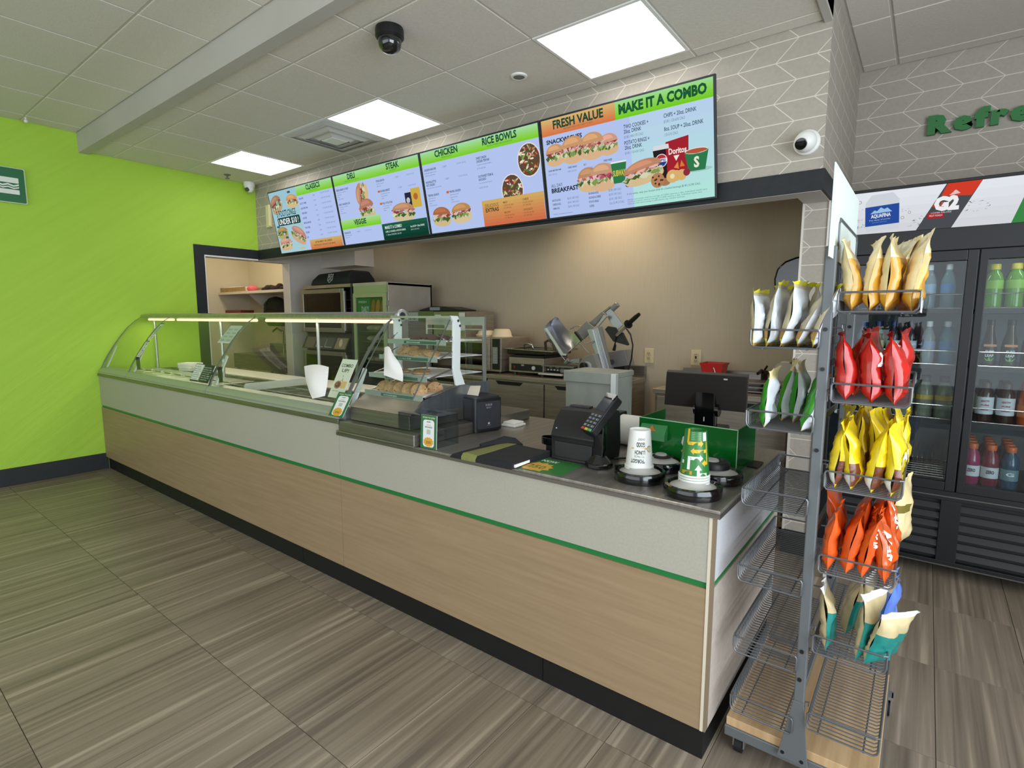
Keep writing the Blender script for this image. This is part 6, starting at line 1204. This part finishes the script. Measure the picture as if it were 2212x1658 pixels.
o = obj('red_box', G().box(-7.86, -7.40, 2.2, 2.4, 1.47, 1.545), mat('box_red', '7a2a26', .5), None, bevel=.004); tag(o, 'dull red box on the nook wall under the shelf', 'box')
t = thing('wash_sink', 'small steel wash sink with a tap in the nook', 'sink', (-6.7, 2.4, .9)); obj('basin', G().box(-7.3, -5.95, 2.02, 2.58, .90, .94).box(-7.3, -5.95, 2.02, 2.05, .74, .90), STEEL, t, bevel=.004); obj('splash', G().box(-7.3, -5.95, 2.56, 2.58, .94, 1.06), STEEL, t); obj('tap', G().tube([(-6.85, 2.52, .94), (-6.85, 2.52, 1.24), (-6.83, 2.42, 1.29), (-6.80, 2.34, 1.24)], .014, 8), CHROME, t, 60)
for x in (-7.25, -6.0): obj('leg', G().cyl((x, 2.06, 0), (x, 2.06, .74), .02).cyl((x, 2.54, 0), (x, 2.54, .90), .02), ALU, t)
t = thing('soap_unit', 'dark square soap unit on the nook wall above the sink', 'dispenser', (-6.55, 2.55, 1.05)); obj('body', G().box(-6.72, -6.42, 2.46, 2.585, 1.02, 1.22), mat('unit_dark', '3a3f3a', .4), t, bevel=.03); obj('dial', G().cyl((-6.62, 2.458, 1.14), (-6.62, 2.448, 1.14), .03).cyl((-6.52, 2.458, 1.10), (-6.52, 2.448, 1.10), .02), ALU, t)
o = obj('cardboard_boxes', G().box(-6.35, -5.95, 2.1, 2.5, .0, .55), noisy('cardboard', '9c8256', 'ab9063', (20, 20, 20), .8), None, bevel=.004); o.name = 'carton'; tag(o, 'brown carton on the floor under the wash sink', 'carton')
# ------------------------------------------------------------------ glass-door drinks fridge
FK = mat('fridge_black', '0e1013', .38); FKD = mat('fridge_dark', '07080a', .5); FIN = mat('fridge_liner', '6f757a', .5, .1)
FX0, FX1, FY, FB, FZ = .005, 1.33, 2.10, 2.80, 2.165
t = FR_ = thing('drinks_fridge', 'black two-door glass drinks fridge with a lit header', 'fridge', (.66, 2.4, 0))
obj('side_panel', G().box(FX0, FX0+.04, FY+.03, FB, .09, FZ), FK, t); obj('side_panel', G().box(FX1-.04, FX1, FY+.03, FB, .09, FZ), FK, t)
obj('back_liner', G().box(FX0+.04, FX1-.04, FB-.04, FB, .45, 1.93), FIN, t); obj('top_panel', G().box(FX0, FX1, FY+.03, FB, 1.93, FZ), FK, t); obj('floor_panel', G().box(FX0+.04, FX1-.04, FY+.04, FB-.04, .45, .53), FKD, t)
obj('motor_box', G().box(FX0+.04, FX1-.04, FY+.03, FB-.04, .09, .45), FKD, t)
for x in (.10, 1.22):
    for y in (2.2, 2.7): obj('castor', G().cyl((x-.015, y, .042), (x+.015, y, .042), .042, n=16), RUBBER, t, 40)
obj('header_frame', G().box(FX0, FX1, FY, FY+.028, 2.148, FZ).box(FX0, FX1, FY-.005, FY+.028, 1.80, 1.918).box(FX0, FX0+.02, FY, FY+.028, 1.918, 2.148).box(FX1-.02, FX1, FY, FY+.028, 1.918, 2.148), FK, t, bevel=.003)
A = Art(); W, H = FX1-FX0-.04, .23; A.grad(0, 0, W, H, 'd9dde2', 'e9edf4', 5); A.up()
q = random.Random(4)
def splash(u, v, n, s, c='3c4045'):
    for k in range(n):
        a = u+s*(q.random()-.5)*2; b = max(.004, v+s*(q.random()-.5)); l = s*(.1+.3*q.random()); an = q.random()*PI
        A.poly([(a, b), (a+l*math.cos(an), b+l*.5*math.sin(an)), (a+l*1.2*math.cos(an+.25), b+l*.6*math.sin(an+.25))], ['3c4045', '9aa0a6', '6d7278'][k % 3])
splash(.105, .055, 34, .055); splash(.34, .05, 16, .05); splash(.31, .11, 6, .03); splash(.60, .10, 14, .06); A.up()
for u, v, r in ((.085, .18, .009), (.16, .155, .006), (.10, .14, .003), (.29, .075, .008), (.32, .10, .007), (.50, .17, .006)): A.disc(u, v, r, '8d9297'); A.up(); A.disc(u, v, r*.7, 'e6e9ee'); A.up()
R2 = lambda pts, u, v, a: [(u+x*math.cos(a)-y*math.sin(a), v+x*math.sin(a)+y*math.cos(a)) for x, y in pts]
A.poly(R2([(-.078, -.10), (.078, -.10), (.078, .06), (.05, .10), (-.05, .10), (-.078, .06)], .195, .115, .06), 'd3d9df'); A.up(); A.poly(R2([(-.079, -.055), (.079, -.055), (.079, .052), (-.079, .052)], .195, .10, .06), '2a4fa0'); A.up(); A.poly(R2([(-.05, .012), (-.03, .03), (-.018, .024), (.0, .042), (.016, .030), (.03, .036), (.052, .012)], .19, .10, .06), '9fc6ea'); A.up(); A.text('AQUAFINA', .190, .088, .020, 'edf1f6', .03, rot=.06, center=True, w=.092); A.text('The taste of purity', .185, .072, .007, 'c9d6ea', 0, rot=.06, center=True, w=.10); A.text('demineralized treated water', .185, .060, .005, '8fa6d0', 0, rot=.06, center=True, w=.07)
Q = [(.355, .0), (.505, .0), (.615, .23), (.47, .23)]; A.poly(Q, '4c4f54'); A.up(); A.poly([(.452, .17), (.575, .158), (.615, .23), (.475, .23)], 'd8402c'); A.poly([(.415, .12), (.448, .165), (.455, .145), (.43, .11)], 'c43a30'); A.poly([(.40, .055), (.47, .055), (.47, .085), (.40, .085)], 'a82a30'); A.poly([(.485, .168), (.51, .195), (.53, .175)], 'eef0f2'); A.up()
A.text('G2', .424, .098, .066, 'f3f4f6', .07, w=.105); A.up(); A.poly([(.445, .115), (.452, .13), (.468, .14), (.458, .122)], 'c8442e'); A.text('LOWER CALORIE', .415, .080, .008, 'c9ccd0', .01, w=.085); A.text('FRUIT PUNCH', .408, .065, .010, 'e9d2d2', .01, w=.055)
for u, c in ((.74, '3f8a4a'), (.92, 'c8862c'), (1.10, '2a4fa0')): A.poly([(u, 0), (u+.11, 0), (u+.17, .23), (u+.07, .23)], c)
obj('header_box', G().box(FX0+.02, FX1-.02, FY+.010, FY+.028, 1.918, 2.148), WHITE, t); A.build('header_sign', t, (FX0+.02, FY+.0095, 1.918), (1, 0, 0), (0, 0, 1), 1.1)
# doors
for x0, x1, nm in ((FX0+.005, .655, 0), (.660, FX1-.005, 1)):
    z0, z1 = .50, 1.798; d = obj('door', G().box(x0, x0+(.035 if nm else .03), FY-.012, FY+.028, z0, z1).box(x1-.045, x1, FY-.012, FY+.028, z0, z1).box(x0+.03, x1-.045, FY-.012, FY+.028, z1-.055, z1).box(x0+.03, x1-.045, FY-.012, FY+.028, z0, z0+.05), FK, t, bevel=.003)
    obj('door_glass', G().box(x0+.03, x1-.045, FY+.004, FY+.010, z0+.05, z1-.055), GLASS2, d)
    if not nm: obj('badge', G().box(.075, .11, FY-.014, FY-.0115, 1.76, 1.785), mat('badge_blue', '2f4a7c', .4), d)
# lower grille of slats
obj('grille_panel', G().box(FX0, FX1, FY-.004, FY+.028, .445, .498).box(FX0, FX1, FY-.004, FY+.028, .078, .10).box(.602, .690, FY-.004, FY+.02, .10, .445).box(FX0, FX0+.06, FY-.004, FY+.02, .10, .445).box(FX1-.06, FX1, FY-.004, FY+.02, .10, .445), FK, t, bevel=.002)
obj('edge_line', G().box(FX0, FX1, FY-.010, FY-.004, .466, .472), mat('edge_metal', '6b6a66', .3, .6), t); obj('edge_line', G().box(FX0, FX1, FY-.010, FY-.004, .074, .080), mat('edge_metal', '6b6a66', .3, .6), t)
for a, b in ((FX0+.06, .602), (.690, FX1-.06)):
    for k in range(6):
        z = .125+.053*k; obj('grille_slat', G().prism([(0, 0), (.004, 0), (.022, .030), (.018, .030)], (a, FY+.0, z), (0, 1, 0), (0, 0, 1), (b-a, 0, 0)), mat('slat_dark', '1b1c1e', .4), t)
SHZ = [1.497, 1.187, .882]
for z in SHZ:
    for a, b in ((FX0+.05, .64), (.672, FX1-.05)):
        obj('shelf', G().box(a, b, FY+.09, FB-.05, z-.028, z-.004), mat('shelf_dark', '23262a', .4), t); obj('shelf_lip', G().tube([(a+.01, FY+.088, z+.075), (a+.01, FY+.088, z+.0), (b-.01, FY+.088, z+.0), (b-.01, FY+.088, z+.075)], .003, 6, 0, True), CHROME, t)
        obj('clip', G().box(b-.012, b, FY+.07, FY+.088, z-.018, z+.002).box(a, a+.012, FY+.07, FY+.088, z-.018, z+.002), WHITE, t)
g = G()
for k in range(9): g.tube([(FX0+.06, FY+.10+.06*k, .545), (.63, FY+.10+.06*k, .545)], .0025, 5)
for k in range(24): g.tube([(FX0+.06+.0245*k, FY+.10, .54), (FX0+.06+.0245*k, FB-.08, .54), (FX0+.06+.0245*k, FB-.08, .64)], .002, 5)
obj('wire_rack', g, CHROME, t, kind='stuff')
for x in (.33, .99): area('fridge_lamp', (x, FY+.06, 1.78), (-.5, 0, 0), .5, .03, FRIDGE_W, (.86, .94, 1))
# bottles: profile, body colour, cap colour, label band
def liq(n, c, a=.75):
    nm = 'drink_'+n
    if nm in _m: return _m[nm]
    M = mat(nm, c, .08, coat=.4); N, L, b = nodes(M); o = [x for x in N if x.type == 'OUTPUT_MATERIAL'][0]; tr = N.new('ShaderNodeBsdfTransparent'); tr.inputs[0].default_value = (.8, .85, .85, 1); mx = N.new('ShaderNodeMixShader'); mx.inputs[0].default_value = a
    L.new(tr.outputs[0], mx.inputs[1]); L.new(b.outputs[0], mx.inputs[2]); L.new(mx.outputs[0], o.inputs[0]); return M
PB = {'soda': [(.030, 0), (.033, .01), (.033, .10), (.030, .125), (.033, .15), (.022, .185), (.013, .205), (.013, .215)],
      'wide': [(.035, 0), (.038, .012), (.036, .06), (.038, .10), (.038, .145), (.030, .175), (.019, .192), (.019, .20)],
      'tea':  [(.029, 0), (.031, .01), (.031, .10), (.026, .135), (.016, .18), (.0125, .215), (.0125, .225)],
      'milk': [(.033, 0), (.036, .012), (.034, .08), (.036, .13), (.032, .165), (.021, .18), (.019, .185)]}
def lathe_part(name, prof, c, M, t, n=18, ang=40): return obj(name, G().lathe(prof, c, n), M, t, ang)
PROTO = {}
def bottle(kind, key, body, a, cap, band, loc, label, group, sc=1., txt=None, tcol='e8ece8'):
    if key not in PROTO:
        t = thing('drink_bottle', label, 'bottle', loc, group); P = [(r*sc, z*sc) for r, z in PB[kind]]; h = P[-1][1]; r = P[-1][0]
        obj('body', G().lathe(P, (0, 0, 0), 18), liq(key, body, a), t, 45, local=True)
        obj('cap', G().lathe([(r*1.12, h-.004), (r*1.16, h+.004), (r*1.16, h+.022), (r*1.0, h+.026)], (0, 0, 0), 18), mat('cap_'+cap, cap, .4), t, 40, local=True)
        if band:
            z0, z1, c = band; R_ = max(p[0] for p in P)*1.012; obj('label', G().lathe([(R_, z0*sc), (R_, z1*sc)], (0, 0, 0), 18, cap=False), mat('label_'+c, c, .45), t, 60, local=True)
            if txt:
                A = Art()
                for i, (s, hh) in enumerate(txt): A.text(s, 0, (z1-.016-.022*i)*sc-hh, hh, tcol, .03, center=True, w=.034)
                A.build('label_print', t, (0, -R_-.0006, 0), (1, 0, 0), (0, 0, 1), local=True)
        PROTO[key] = t; return t
    return dup(PROTO[key], loc, None, label)
def rowof(kind, key, body, a, cap, band, x, z, n, noun, where, grp, **k):
    for i in range(n): bottle(kind, key, body, a, cap, band, (x, FY+.145+.088*i, z+.001), ('%s, %s from the glass, %s' % (noun, ORD[i], where)).replace(' of the', ',').replace(' drink', ' drink'), grp, **k)
Z1, Z2, Z3, Z4 = SHZ[0]-.004, SHZ[1]-.004, SHZ[2]-.004, .53
for j, x in enumerate((.735, .82, .905)): rowof('wide', 'lime', '5f9a1e', .85, 'd6c41c', (.10, .142, '86b83a'), x, Z1, 2, 'green drink bottle with yellow cap', 'column %s, right door' % ORD[j], 'green drinks on the top shelf', sc=1.04)
for j, x in enumerate((.745, .828, .91)): rowof('tea', 'tea%d' % (j > 0), ['3a1c12', '3f3a18', '3f3a18'][j], .85, '1b1a1c', (.02, .105, '14201a'), x, Z2, 2, ['brown tea bottle', 'green tea bottle', 'green tea bottle'][j]+' with a leaf label', 'column %s, right door' % ORD[j], 'tea bottles', txt=(('PURE', .010), ('LEAF', .013)))
for o_ in [c for k_ in ('tea0', 'tea1') for c in (PROTO[k_],)]:
    A = Art(); A.rect(-.026, .108, .026, .120, 'd28a5a'); A.poly([(-.022, .05), (-.004, .035), (.0, .03), (-.012, .032)], '5fae4a').poly([(.022, .05), (.004, .035), (.0, .03), (.012, .032)], '5fae4a').poly([(-.006, .032), (0, .055), (.006, .032)], '7cc65a'); A.build('leaf_print', o_, (0, -.0322, 0), (1, 0, 0), (0, 0, 1), local=True)
for j, x in enumerate((.750, .835)): rowof('milk', 'milk', '3a1f18', .95, '2f1a16', (.045, .135, 'd6dbe2'), x, Z3, 3, 'brown capped milk bottle with white label', 'column %s, right door' % ORD[j], 'milk bottles', sc=1.04, txt=(('BEATTY', .010), ('PURE', .008), ('MILK', .010)), tcol='a8344a')
rowof('milk', 'juice', 'c2571c', .9, 'b8531c', (.04, .10, 'c9692e'), .922, Z3, 2, 'orange juice bottle', 'right of the milk bottles', 'juice bottles', sc=1.1)
for j, (x, key, c, nm) in enumerate(((.722, 'pink', '9a2a5c', 'pink'), (.800, 'plum', '7a2038', 'plum red'), (.880, 'blue', '1a4a68', 'blue'))): rowof('wide', key, c, .88, 'd2622c', (.045, .105, ['d8dadf', 'd3d5da', '6b8892'][j]), x, Z4, 4, nm+' sports drink bottle with orange cap', 'bottom right', nm+' sports drinks', sc=1.0, txt=((['ZERO', 'ZERO', 'G'][j], .018),), tcol=['2b2d33', '2b2d33', 'e6ecec'][j])
for j, x in enumerate((.46, .545)): rowof('soda', 'clear%d' % j, ['9fb4bd', '7fa3ad'][j], .35, 'd6dbdc', (.085, .135, ['8aa0b8', '4a7fae'][j]), x, Z1, 3, 'clear water bottle with white cap', 'column %s, top left shelf' % ORD[j], 'water bottles on the top shelf', sc=1.02)
for j, (x, c, cap, bd, nm) in enumerate(((.165, '8f97ad', '2a3a6e', '3f4f92', 'blue capped water bottle'), (.240, '9a9f8c', '26345f', 'b9b98a', 'pale yellow water bottle'), (.315, '1c1a2c', '20305c', 'c3c8d2', 'dark cola bottle'), (.395, '241c2a', '2c2740', 'b9bfca', 'dark purple soda bottle'), (.480, 'a9b6bb', 'dfe3e6', '8a9fc0', 'clear water bottle with blue label'), (.562, '5f97ac', 'e4e8ea', '3f7fb8', 'pale blue water bottle'))):
    rowof('soda', 'mid%d' % j, c, .9 if j in (2, 3) else .5, cap, (.085, .13, bd), x, Z2, 4 if j > 4 else 3, nm, 'middle left shelf', nm+'s', sc=1.0)
for j, x in enumerate((.40, .487, .572)): rowof('wide', 'lemonade', '8f9a86', .55, '151618', (.10, .125, 'b79a3c'), x, Z3, 2, 'cloudy lemonade bottle with black cap', 'column %s, lower left shelf' % ORD[j], 'lemonade bottles', sc=1.04)
